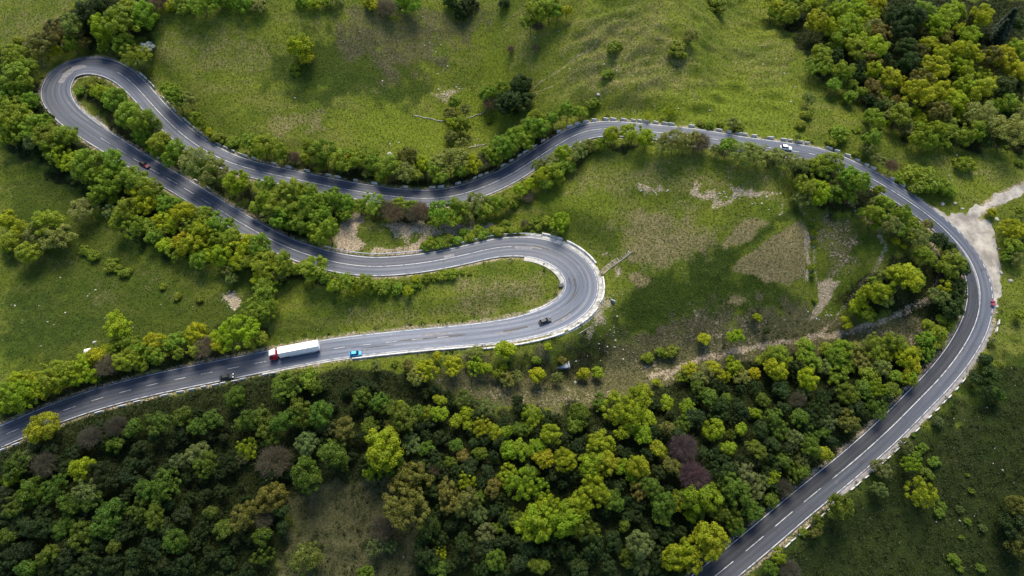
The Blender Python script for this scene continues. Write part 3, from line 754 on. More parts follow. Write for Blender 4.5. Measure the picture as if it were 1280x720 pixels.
# drainage chute
pts = locate([751, 760, 771, 781, 789], [342, 334, 326, 319, 312], Hf)
root = thing('drainage_chute', pts[2]); inv = Matrix.Translation(-root.location)
d = Vector((pts[-1] - pts[0])[:2]).normalized(); nr = Vector((-d.y, d.x, 0))
fl = MB(); rings = []
for p in pts: 
    p = inv @ Vector(p); rings.append([tuple(p + nr * a + Vector((0, 0, b))) for a, b in ((-.8, -.4), (.8, -.4), (.8, .05), (-.8, .05))])
fl.loft(rings); fl.build('channel_floor', M_dirt, root)
for s in (-1, 1):
    w = MB(); rings = []
    for p in pts:
        p = inv @ Vector(p); rings.append([tuple(p + nr * a * s + Vector((0, 0, b))) for a, b in ((.8, -.4), (.95, -.4), (.95, .16), (.8, .16))][::s])
    w.loft(rings); w.build('side_wall', M_concrete, root)
for t in np.linspace(.3, .9, 6):
    i = int(t * 4); p = inv @ Vector(pts[i] * (1 - (t * 4 - i)) + pts[min(i + 1, 4)] * (t * 4 - i))
    st = MB(); q = [p + nr * a + Vector((d.x, d.y, 0)) * b for a, b in ((-.79, -.1), (-.79, .1), (.79, .1), (.79, -.1))]
    st.hexa([(v.x, v.y, v.z) for v in q] + [(v.x, v.y, v.z + .2) for v in q]); st.build('step', M_stone, root)
tag(root, 'ladder like concrete drainage chute running up the bank from the hairpin', 'drainage chute')

# low stone check walls across the gully
def stone_wall(a, b, label, w=.16, h=.35):
    P = locate([a[0], b[0]], [a[1], b[1]], Hf); n = 9; m = MB(); rings = []
    c = (P[0] + P[1]) / 2
    for t in np.linspace(0, 1, n):
        x, y = (P[0] * (1 - t) + P[1] * t)[:2]; x += .25 * math.sin(t * 9); y += .2 * math.sin(t * 14)
        dd = (P[1] - P[0])[:2]; dd /= np.linalg.norm(dd); nx_, ny_ = -dd[1], dd[0]
        z = float(Hf(np.array([x]), np.array([y]))[0])
        hh = h * random.uniform(.8, 1.15)
        rings.append([(x - c[0] + nx_ * o, y - c[1] + ny_ * o, z - c[2] + q) for o, q in ((-w, -.4), (w, -.4), (w * .7, hh), (-w * .7, hh))])
    m.loft(rings); o = m.build('stone_check_wall', M_stone); o.location = c; tag(o, label, 'stone wall')
stone_wall((518, 145), (555, 152), 'thin pale stone check wall left of the gully bushes')
stone_wall((582, 148), (606, 140), 'thin pale stone check wall between the gully bushes and dark thicket')
stone_wall((586, 185), (608, 180), 'thin pale stone check wall low in the gully above the hedge')
stone_wall((1098, 480), (1112, 470), 'low pale stone edging beside the forest bend', .3, .4) if False else None
# ruined slab and other odds and ends
P = locate([702], [458], Hf)[0]; m = MB()
root = thing('ruined_foundation', P, .06)
m.box(-2.9, 2.9, -.75, .75, -.6, .22, .05, .05); m.build('slab', M_slab, root)
m = MB(); m.box(2.3, 2.75, -.7, 1.6, -.5, .75, .04, .04); m.build('side_wall', M_slab, root)
m = MB(); m.box(-2.0, 2.2, .76, 1.05, -.5, .45, .02, .02); m.build('back_wall', M_stone, root)
tag(root, 'ruined blue grey concrete foundation among the small trees below the hairpin', 'ruin')
k = N(704, 358); P = station(k, RW[k] + 1.3, 0); root = thing('drain_box', P, .2)
m = MB(); m.box(-.8, .8, -.55, .55, -.3, .5, .04, .04); m.build('chamber', M_dark, root, .03)
m = MB(); m.box(-.9, .9, -.65, .65, .502, .58); m.build('lid', M_dark, root)
tag(root, 'dark drain box standing on the inner kerb of the hairpin', 'drain box')
P = locate([766], [377], Hf)[0]; root = thing('drain_headwall', P, -.5)
m = MB(); m.box(-.9, .9, -.25, .25, -.5, 1.0, .05, .02); m.build('wall_panel', M_slab, root)
m = MB(); m.cyl((0, -.3, .35), (0, -.7, .3), .38, .38, 14); m.build('pipe', M_dark, root)
tag(root, 'small pale headwall with a dark pipe on the bank outside the hairpin', 'drain outlet')
P = locate([112], [441], Hf)[0]; root = thing('garden_hut', P, .3); root.scale = (.55, .55, .7)
m = MB(); m.box(-1.5, 1.5, -1.2, 1.2, -.3, 2.1); m.build('wall', M_concrete, root)
m = MB(); m.hexa([(-1.75, -1.45, 2.1), (1.75, -1.45, 2.1), (1.75, 1.45, 2.1), (-1.75, 1.45, 2.1), (-1.75, -.05, 2.75), (1.75, -.05, 2.75), (1.75, .05, 2.75), (-1.75, .05, 2.75)])
m.build('roof', plain('white_roof_sheet', (.8, .8, .79), .5), root)
m = MB(); m.box(-.4, .4, -1.225, -1.19, 0, 1.8); m.build('door', M_dark, root)
tag(root, 'tiny hut with white roof half hidden among the yellow green trees', 'hut')
k = N(82, 64); P = locate([82], [63], Hf)[0]; root = thing('road_sign', P, 0)
m = MB(); m.cyl((0, 0, -.3), (0, 0, 2.6), .05); m.build('post', M_steel, root)
m = MB(); m.box(-.65, .65, -.03, .03, 1.7, 2.9); m.build('panel', plain('white_sign_panel', (.8, .8, .8), .4), root, .02)
tag(root, 'white road sign facing the top of the upper left hairpin', 'road sign')

# pale boulders and stone chips
ROCK = []
for q in range(5):
    rr = np.random.default_rng(50 + q)
    import bmesh
    bm = bmesh.new(); bmesh.ops.create_icosphere(bm, subdivisions=2, radius=1)
    off = rr.random(3) * 20
    for v in bm.verts:
        n_ = fbm(np.array([v.co.x * 1.3 + off[0]]), np.array([v.co.y * 1.3 + v.co.z * 1.7 + off[1]]), 30 + q, 3)[0]
        v.co *= .65 + .7 * n_; v.co.z *= .7
    me = bpy.data.meshes.new('boulder'); bm.to_mesh(me); bm.free(); me.materials.append(M_stone); ROCK.append(me)
BLD = [(1203,261,.5,'pale boulder beside the gravel track mouth'),(1178,255,.7,'pale slab boulder in grass at the track corner'),(1194,254,.5,'small white boulder in grass above the lay-by'),
       (1246,383,.6,'pale boulder just right of the red quad'),(1250,340,.8,'pale boulder on the grassy rim of the lay-by'),(1263,351,.7,'broken white boulder in the grass right of lay-by'),(1246,274,.7,'pale boulder at the upper corner of lay-by'),
       (748,118,.6,'white boulder alone on the hill above top road'),(771,88,.3,'tiny white stone on the brow of the hill'),(487,193,1.0,'dark grey boulder above the long hedge'),
       (118,428,.6,'white stone by the trees of the left meadow'),(719,478,.5,'white stone below the ruined foundation'),(45,113,.5,'pale stone outside the left hairpin, upper one'),(54,136,.5,'pale stone outside the left hairpin, lower one'),
       (635,61,.4,'pale stone beside the gully head'),(203,204,.5,'white stone on the verge beside the dark red car')]
for i, (px, py, r, lab) in enumerate(BLD):
    P = locate([px], [py], Hf)[0]; o = link('boulder', ROCK[i % 5]); o.location = P
    o.scale = (r * 1.3, r, r); o.rotation_euler = (0, 0, i * 1.3); tag(o, lab, 'boulder')
def scatter_stuff(name, spots, n, r0, r1, mat, label, cat, seed):
    rr = np.random.default_rng(seed); V = []; F = []; c = 0
    base = [(np.array([v.co[:] for v in m.vertices]), np.array([list(p.vertices) for p in m.polygons])) for m in ROCK]
    px, py = [], []
    for (x, y, sx, sy, k) in spots:
        px.append(x + rr.normal(0, sx, int(n * k))); py.append(y + rr.normal(0, sy, int(n * k)))
    P = locate(np.concatenate(px), np.concatenate(py), Hf)
    P = P[sampler(DR)(P[:, 0], P[:, 1]) > 1.0]
    for i, p in enumerate(P):
        v, f = base[i % 5]; a = rr.random() * 6.28; s = r0 + (r1 - r0) * rr.random() ** 3
        R = np.array([[math.cos(a), -math.sin(a), 0], [math.sin(a), math.cos(a), 0], [0, 0, 1]])
        V.append((v * s * [1.3, .9, .8]) @ R.T + p); F.append(f + c); c += len(v)
    me = npmesh(name, np.concatenate(V), np.concatenate(F)); o = link(name, me, mat); tag(o, label, cat, kind='stuff')
scatter_stuff('scattered_stones', [(556,118,6,5,1),(575,108,5,8,.6),(540,70,10,14,.6),(905,243,30,4,1.6),(965,255,20,8,.6),(815,240,14,3,.6),(770,440,30,14,1.2),(765,415,10,14,.8),(291,374,6,5,1.6),(760,385,10,16,.8),
    (1030,380,10,14,.8),(1250,350,6,30,.6),(600,180,10,4,.4),(1000,290,60,20,.5),(880,150,50,20,.5),(1180,215,40,14,.6),(60,400,60,40,.8),(480,150,60,30,.5),(700,100,60,40,.5),(1210,560,30,80,.7),(990,100,40,50,.5)],
    40, .08, .40, M_stone, 'pale stone chips strewn over bare spots of the meadow', 'stones', 5)

# ------------------------------------------------------------------ vehicles (x forward)
def paintm(name, col): return plain(name, col, .5, .3, 0, .04, 1.0, .0)
def put_on_road(root, px, py, rev=False, lift=0.0):
    p = locate([px], [py], Hs_f, .9)[0]
    k = int(np.argmin(np.hypot(RP[:, 0] - p[0], RP[:, 1] - p[1])))
    off = (p[0] - RP[k, 0]) * RN[k, 0] + (p[1] - RP[k, 1]) * RN[k, 1]
    t = Vector((RT[k, 0], RT[k, 1], (RZ[min(k + 2, NR - 1)] - RZ[k - 2]) / (4 * STEP))).normalized()
    if rev: t = -t
    y = Vector((0, 0, 1)).cross(t).normalized(); z = t.cross(y)
    M = Matrix((t, y, z)).transposed().to_4x4(); root.rotation_euler = M.to_euler(); root.location = station(k, off, lift)
def wheel(parent, x, y, r, w, name='wheel'):
    s = 1 if y > 0 else -1
    t = MB(); t.cyl((x, y - w / 2, r), (x, y + w / 2, r), r, r, 18); tw = t.build(name, M_tyre, parent, .03)
    q = MB(); q.cyl((x, y + s * (w / 2 - .01), r), (x, y + s * (w / 2 + .015), r), r * .62, r * .58, 14); q.build('rim', M_rim, tw)
def car(label, cat, name, paint, roof, L, W, Ht, hood, deck, px, py, rev=False, glass=M_glass, lamp=M_dull_lamp):
    root = thing(name); h = L / 2; w = W / 2
    def ring(x, hw, z0, z1): return [(x, -hw * .9, z0), (x, hw * .9, z0), (x, hw, z0 + .22), (x, hw * .97, z1 - .12), (x, hw * .86, z1), (x, -hw * .86, z1), (x, -hw * .97, z1 - .12), (x, -hw, z0 + .22)]
    zb = Ht * .60
    b = MB(); b.loft([ring(-h, w * .80, .36, zb * .86), ring(-h + .14, w * .93, .25, zb * .97), ring(-h * .55, w, .2, zb), ring(0, w, .2, zb), ring(h * .45, w, .2, zb * .98), ring(h - .35, w * .95, .22, zb * .84), ring(h - .08, w * .84, .28, zb * .74), ring(h, w * .7, .36, zb * .62)])
    body = b.build('body', paint, root, .04, True)
    x1, x0 = h - hood, -h + deck                  # base of windscreen and of the rear window
    xt1, xt0 = x1 - .75, x0 + .45
    a, c = w * .88, w * .66
    zt = Ht
    rf = MB(); rf.box(xt0 - .03, xt1 + .03, -c - .02, c + .02, zt - .07, zt, .10, .08); rf.build('roof', roof, root, .03)
    z = zb - .03
    for (nm, q0, q1, q2, q3) in (('windscreen', (x1, -a), (x1, a), (xt1, c), (xt1, -c)), ('rear_window', (x0, a), (x0, -a), (xt0, -c), (xt0, c))):
        g = MB(); s = -.06 if nm == 'windscreen' else .06
        g.hexa([(q0[0], q0[1], z), (q1[0], q1[1], z), (q1[0] + s, q1[1], z), (q0[0] + s, q0[1], z), (q3[0], q3[1], zt - .06), (q2[0], q2[1], zt - .06), (q2[0] + s, q2[1], zt - .06), (q3[0] + s, q3[1], zt - .06)])
        g.build(nm, glass, root)
    for s in (-1, 1):
        g = MB(); g.hexa([(x0 + .08, s * a, z), (x1 - .08, s * a, z), (x1 - .08, s * (a - .05), z), (x0 + .08, s * (a - .05), z), (xt0, s * c, zt - .06), (xt1, s * c, zt - .06), (xt1, s * (c - .05), zt - .06), (xt0, s * (c - .05), zt - .06)])
        g.build('side_window', glass, root)
        xm = (x0 + x1) / 2; p = MB(); p.hexa([(xm - .06, s * (a + .012), z), (xm + .06, s * (a + .012), z), (xm + .06, s * (a - .03), z), (xm - .06, s * (a - .03), z), (xm - .05, s * (c + .012), zt - .05), (xm + .05, s * (c + .012), zt - .05), (xm + .05, s * (c - .03), zt - .05), (xm - .05, s * (c - .03), zt - .05)])
        p.build('pillar', paint, root)
        mi = MB(); mi.box(x1 - .25, x1 - .08, min(s * w * .98, s * (w + .2)), max(s * w * .98, s * (w + .2)), zb - .02, zb + .14); mi.build('mirror', paint, root, .03)
        l = MB(); l.box(h - .40, h - .055, s * w * .62 - .24, s * w * .62 + .24, zb * .62, zb * .84, .02, .02); l.build('headlight', lamp, root)
        l = MB(); l.box(-h - .01, -h + .14, s * w * .66 - .16, s * w * .66 + .16, zb * .62, zb * .86); l.build('taillight', M_tail, root)
        for x in (h - .85, -h + .8): wheel(root, x, s * (w - .1), .32, .22)
    tag(root, label, cat); put_on_road(root, px, py, rev); return root
car('small bright blue car following the white lorry', 'car', 'blue_car', paintm('blue_paint', (.02, .30, .62)), paintm('blue_roof_paint', (.05, .36, .68)), 4.1, 1.75, 1.48, 1.05, .25, 445, 442)
car('black car with pale headlamps on the lower road ahead of the lorry', 'car', 'black_car', paintm('black_paint', (.010, .012, .016)), paintm('black_roof_paint', (.012, .014, .018)), 4.6, 1.8, 1.45, 1.2, .55, 284, 471, lamp=M_lamp)
car('dark grey car rounding the lower hairpin', 'car', 'dark_grey_car', paintm('charcoal_paint', (.02, .022, .026)), paintm('charcoal_roof_paint', (.03, .034, .04)), 4.4, 1.8, 1.5, 1.1, .35, 682, 401)
car('dark red car with black roof descending from the left hairpin', 'car', 'red_car', paintm('dark_red_paint', (.16, .008, .02)), paintm('black_roof', (.012, .014, .016)), 4.6, 1.8, 1.5, 1.35, .4, 181, 206, True)
car('white car half hidden by the hedge on the top road', 'car', 'white_car', paintm('white_paint', (.78, .80, .78)), paintm('white_roof_paint', (.8, .82, .8)), 4.4, 1.8, 1.6, 1.35, .2, 984, 185)

# the lorry
red = paintm('red_cab_paint', (.42, .012, .03)); wht = plain('trailer_white', (.80, .78, .75), .45, .4, 0, .05, .6)
root = thing('lorry')
m = MB(); m.box(-8.2, 5.0, -1.27, 1.27, 1.15, 3.95); box_ = m.build('trailer_box', wht, root, .03)
m = MB(); m.box(-8.26, -8.203, -1.2, 1.2, 1.2, 3.9); m.build('rear_doors', wht, box_)
for s in (-1, 1):
    m = MB(); m.box(-6.9, 1.8, s * 1.2 - .03, s * 1.2 + .03, .45, 1.1); m.build('side_skirt', plain('grey_skirt', (.35, .37, .4), .5), root)
m = MB(); m.box(-8.1, 8.0, -.5, .5, .75, 1.14); m.build('chassis', M_dark, root)
def cr(x, hw, z0, z1): return [(x, -hw, z0), (x, hw, z0), (x, hw, z1 - .15), (x, hw * .92, z1), (x, -hw * .92, z1), (x, -hw, z1 - .15)]
m = MB(); m.loft([cr(5.75, 1.24, .55, 3.35), cr(7.6, 1.24, .45, 3.30), cr(8.05, 1.22, .45, 2.75), cr(8.2, 1.18, .45, 1.9), cr(8.25, 1.15, .45, 1.2)]); m.build('cab', red, root, .04)
m = MB(); m.loft([cr(5.95, 1.12, 3.2, 3.95), cr(6.9, 1.10, 3.2, 3.85), cr(7.98, 1.02, 2.75, 3.36)]); m.build('roof_deflector', wht, root, .05)
m = MB(); m.hexa([(8.235, -1.05, 1.85), (8.235, 1.05, 1.85), (8.18, 1.05, 1.85), (8.18, -1.05, 1.85), (8.085, -1.02, 2.74), (8.085, 1.02, 2.74), (8.0, 1.02, 2.74), (8.0, -1.02, 2.74)]); m.build('windscreen', M_glass, root)
for s in (-1, 1):
    m = MB(); m.box(7.0, 7.75, s * 1.245 - .01, s * 1.245 + .01, 1.9, 2.7); m.build('side_window', M_glass, root)
    m = MB(); m.box(7.7, 7.95, s * 1.42 - .12, s * 1.42 + .12, 1.9, 2.65); m.build('mirror', M_dark, root, .03)
    m = MB(); m.box(8.2, 8.27, s * .85 - .22, s * .85 + .22, .75, 1.0); m.build('headlight', M_lamp, root)
    m = MB(); m.box(-8.28, -8.2, s * .95 - .2, s * .95 + .2, .8, 1.0); m.build('taillight', M_tail, root)
    m = MB(); m.box(4.2, 4.9, s * .95 - .25, s * .95 + .25, .5, 1.05); m.build('fuel_tank', M_rim, root, .05)
    for x in (7.0, 3.6, -4.6, -5.9, -7.2): wheel(root, x, s * 1.05, .5, .32)
tag(root, 'long white box trailer pulled by a red lorry cab', 'lorry'); put_on_road(root, 371, 440.5, True)

# little red quad on the lay-by
root = thing('quad_bike'); qp = paintm('maroon_paint', (.30, .02, .07))
m = MB(); m.loft([[(x, -w, z0), (x, w, z0), (x, w * .8, z1), (x, -w * .8, z1)] for x, w, z0, z1 in ((-1.05, .45, .55, .8), (-.6, .42, .5, .88), (-.1, .24, .45, .8), (.35, .26, .45, .9), (.7, .46, .5, .92), (1.05, .42, .55, .78))]); m.build('body', qp, root, .05, True)
m = MB(); m.box(-.75, .1, -.2, .2, .86, 1.02, .06, .04); m.build('seat', M_dark, root, .05)
m = MB(); m.cyl((.42, -.5, 1.12), (.42, .5, 1.12), .035); m.cyl((.5, 0, .8), (.42, 0, 1.12), .05); m.build('handlebar', M_dark, root)
for x in (.72, -.72):
    for s in (-1, 1):
        wheel(root, x, s * .55, .3, .26)
        m = MB(); m.box(x - .36, x + .36, s * .55 - .2, s * .55 + .2, .64, .76, .1, .04); m.build('mudguard', qp, root, .04)
for s in (-1, 1): m = MB(); m.box(1.0, 1.08, s * .25 - .08, s * .25 + .08, .66, .78); m.build('headlight', M_lamp, root)
tag(root, 'small dark red quad parked at the lower tip of the lay-by', 'quad bike')
P = locate([1240], [380.5], Hf)[0]; kk = N(1226, 380)
root.location = (P[0], P[1], RZ[kk] + .12); root.rotation_euler = (0, 0, math.atan2(RT[kk, 1], RT[kk, 0]))
root.scale = (.95, .95, .95)

# ------------------------------------------------------------------ trees and shrubs
def crown_mesh(seed, lobes, per, leaf, lob_r=(.24, .40), shell=(.45, .78), flat_=.85, lowest=-.45, ragged=.25, droop=0.0):
    r = np.random.default_rng(seed)
    d = []
    while len(d) < lobes:                       # lobe directions kept apart
        v = r.normal(size=3); v /= np.linalg.norm(v)
        if v[2] < lowest: continue
        if len(d) > 2 and r.random() < .8 and min(np.linalg.norm(v - q) for q in d) < 1.5 / math.sqrt(lobes): continue
        d.append(v)
    d = np.array(d)
    rad = shell[0] + (shell[1] - shell[0]) * r.random(lobes) ** .6
    ecc = 1 + ragged * (r.random(3) - .5) * np.array([1, 1, .6])
    C = d * rad[:, None] * ecc; C[:, 2] *= flat_
    LR = lob_r[0] + (lob_r[1] - lob_r[0]) * r.random(lobes)
    inner = max(3, lobes // 4)
    C = np.concatenate([C, r.normal(0, .16, (inner, 3)) - [0, 0, .15]]); LR = np.concatenate([LR, np.full(inner, .34)]); n = lobes + inner
    lob = np.repeat(np.arange(n), per); m = len(lob)
    u = r.normal(size=(m, 3)); u[:, 2] += .35; u /= np.linalg.norm(u, axis=1)[:, None]
    rr = LR[lob] * (.62 + .45 * r.random(m) ** .7)
    p = C[lob] + u * rr[:, None] * np.array([1, 1, .9]); p[:, 2] -= droop * (np.hypot(p[:, 0], p[:, 1]) ** 2)
    nrm = u + r.normal(0, .5, (m, 3)) + np.array([0, 0, .25]); nrm /= np.linalg.norm(nrm, axis=1)[:, None]
    t = np.cross(nrm, r.normal(size=(m, 3))); t /= np.linalg.norm(t, axis=1)[:, None]; b = np.cross(nrm, t)
    s = leaf * (.6 + .8 * r.random(m)); s1 = s * (.7 + .5 * r.random(m))
    V = np.stack([p - t * s[:, None] * .5, p - b * s1[:, None] * .35, p + t * s[:, None] * .5, p + b * s1[:, None] * .35], 1).reshape(-1, 3)
    F = np.arange(m * 4).reshape(m, 4)
    me = npmesh('leaves', V, F)
    val = (.80 + .40 * r.random(n))[lob] * (.80 + .40 * r.random(m)); hue = np.clip((.25 + .5 * r.random(n))[lob] + r.normal(0, .15, m), 0, 1)
    vattr(me, 'leaf', np.repeat(np.stack([val, hue, 0 * val, 0 * val + 1], -1), 4, 0))
    me.materials.append(M_leaf); return me
def twig_mesh(seed, n=420):
    r = np.random.default_rng(seed); V = []; F = []; c = 0
    def stick(p, q, w):
        nonlocal c
        d = q - p; t = np.cross(d, r.normal(size=3)); t /= np.linalg.norm(t) + 1e-9; b = np.cross(d, t); b /= np.linalg.norm(b) + 1e-9
        for e in (t, b):
            V.extend([p - e * w, p + e * w, q + e * w * .5, q - e * w * .5]); F.append([c, c + 1, c + 2, c + 3]); c += 4
    for i in range(n):
        v = r.normal(size=3); v[2] = abs(v[2]) * .8 - .1; v /= np.linalg.norm(v)
        a = v * (.25 + .3 * r.random()) + r.normal(0, .08, 3); e = v * (.75 + .3 * r.random()) * np.array([1, 1, .85]) + r.normal(0, .08, 3)
        if i < 60: stick(np.array([0, 0, -.5]), e * .8, .022)
        stick(a, e, .011)
        for k in range(4):
            f = a + (e - a) * (.4 + .6 * r.random()); stick(f, f + v * .16 + r.normal(0, .13, 3), .008)
    me = npmesh('twigs', np.array(V), np.array(F)); vattr(me, 'leaf', np.tile([1, .5, 0, 1], (len(V), 1))); me.materials.append(M_leaf); return me
def conifer_mesh(seed):
    r = np.random.default_rng(seed); V = []; m = 0
    for k in range(2600):
        h = r.random() ** .75; a = r.random() * 6.283; rad = (1 - h) * (.55 + .5 * r.random()) * (.8 + .25 * math.sin(h * 60)) + .03
        p = np.array([math.cos(a) * rad, math.sin(a) * rad, -1 + h * 2.6 - rad * .25])
        o = np.array([math.cos(a), math.sin(a), -.25]); t = np.array([-math.sin(a), math.cos(a), r.normal(0, .3)]); s = .13
        V += [p - t * s * .4, p + o * s, p + t * s * .4, p - o * s * .6]; m += 1
    me = npmesh('needles', np.array(V), np.arange(m * 4).reshape(m, 4))
    val = np.repeat(.7 + .6 * r.random(m), 4); vattr(me, 'leaf', np.stack([val, .5 + 0 * val, 0 * val, 0 * val + 1], -1))
    me.materials.append(M_leaf); return me
LUMPY = [crown_mesh(s, 36 + 3 * s, 130, .085, (.09, .28), (.45, .98), .9, -.4, .7) for s in range(9)]
BIG = [crown_mesh(20 + s, 46, 170, .07, (.09, .24), (.5, .95), .85, -.35, .6) for s in range(4)]
ROUND = [crown_mesh(40 + s, 44, 120, .09, (.15, .24), (.6, .8), .9, -.6, .1) for s in range(3)]
FEATH = [crown_mesh(60 + s, 40, 120, .085, (.12, .26), (.5, .95), .8, -.35, .4, .12) for s in range(4)]
BUSH = [crown_mesh(80 + s, 17, 140, .16, (.22, .38), (.45, .74), .75, -.2, .5) for s in range(5)]
BARE = [twig_mesh(100 + s) for s in range(3)]
CONI = [conifer_mesh(120 + s) for s in range(2)]
def trunk_mesh(seed):
    r = random.Random(seed); m = MB(); k = 7; rings = []
    for h, w in ((-.12, 1.35), (0, 1.05), (.3, .8), (.65, .62), (1, .4)):
        ox, oy = r.uniform(-.35, .35) * h, r.uniform(-.35, .35) * h
        rings.append([(ox + w * math.cos(6.283 * i / k), oy + w * math.sin(6.283 * i / k), h) for i in range(k)])
    m.loft(rings)
    me = bpy.data.meshes.new('trunk'); me.from_pydata(m.v, [], m.f); me.update(); me.materials.append(M_bark); return me
TRUNK = [trunk_mesh(s) for s in range(3)]
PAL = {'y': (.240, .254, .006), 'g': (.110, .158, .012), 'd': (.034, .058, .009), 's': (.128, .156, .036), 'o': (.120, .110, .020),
       'b': (.105, .145, .012), 'w': (.52, .50, .42), 'c': (.016, .030, .010), 'p': (.165, .135, .080)}
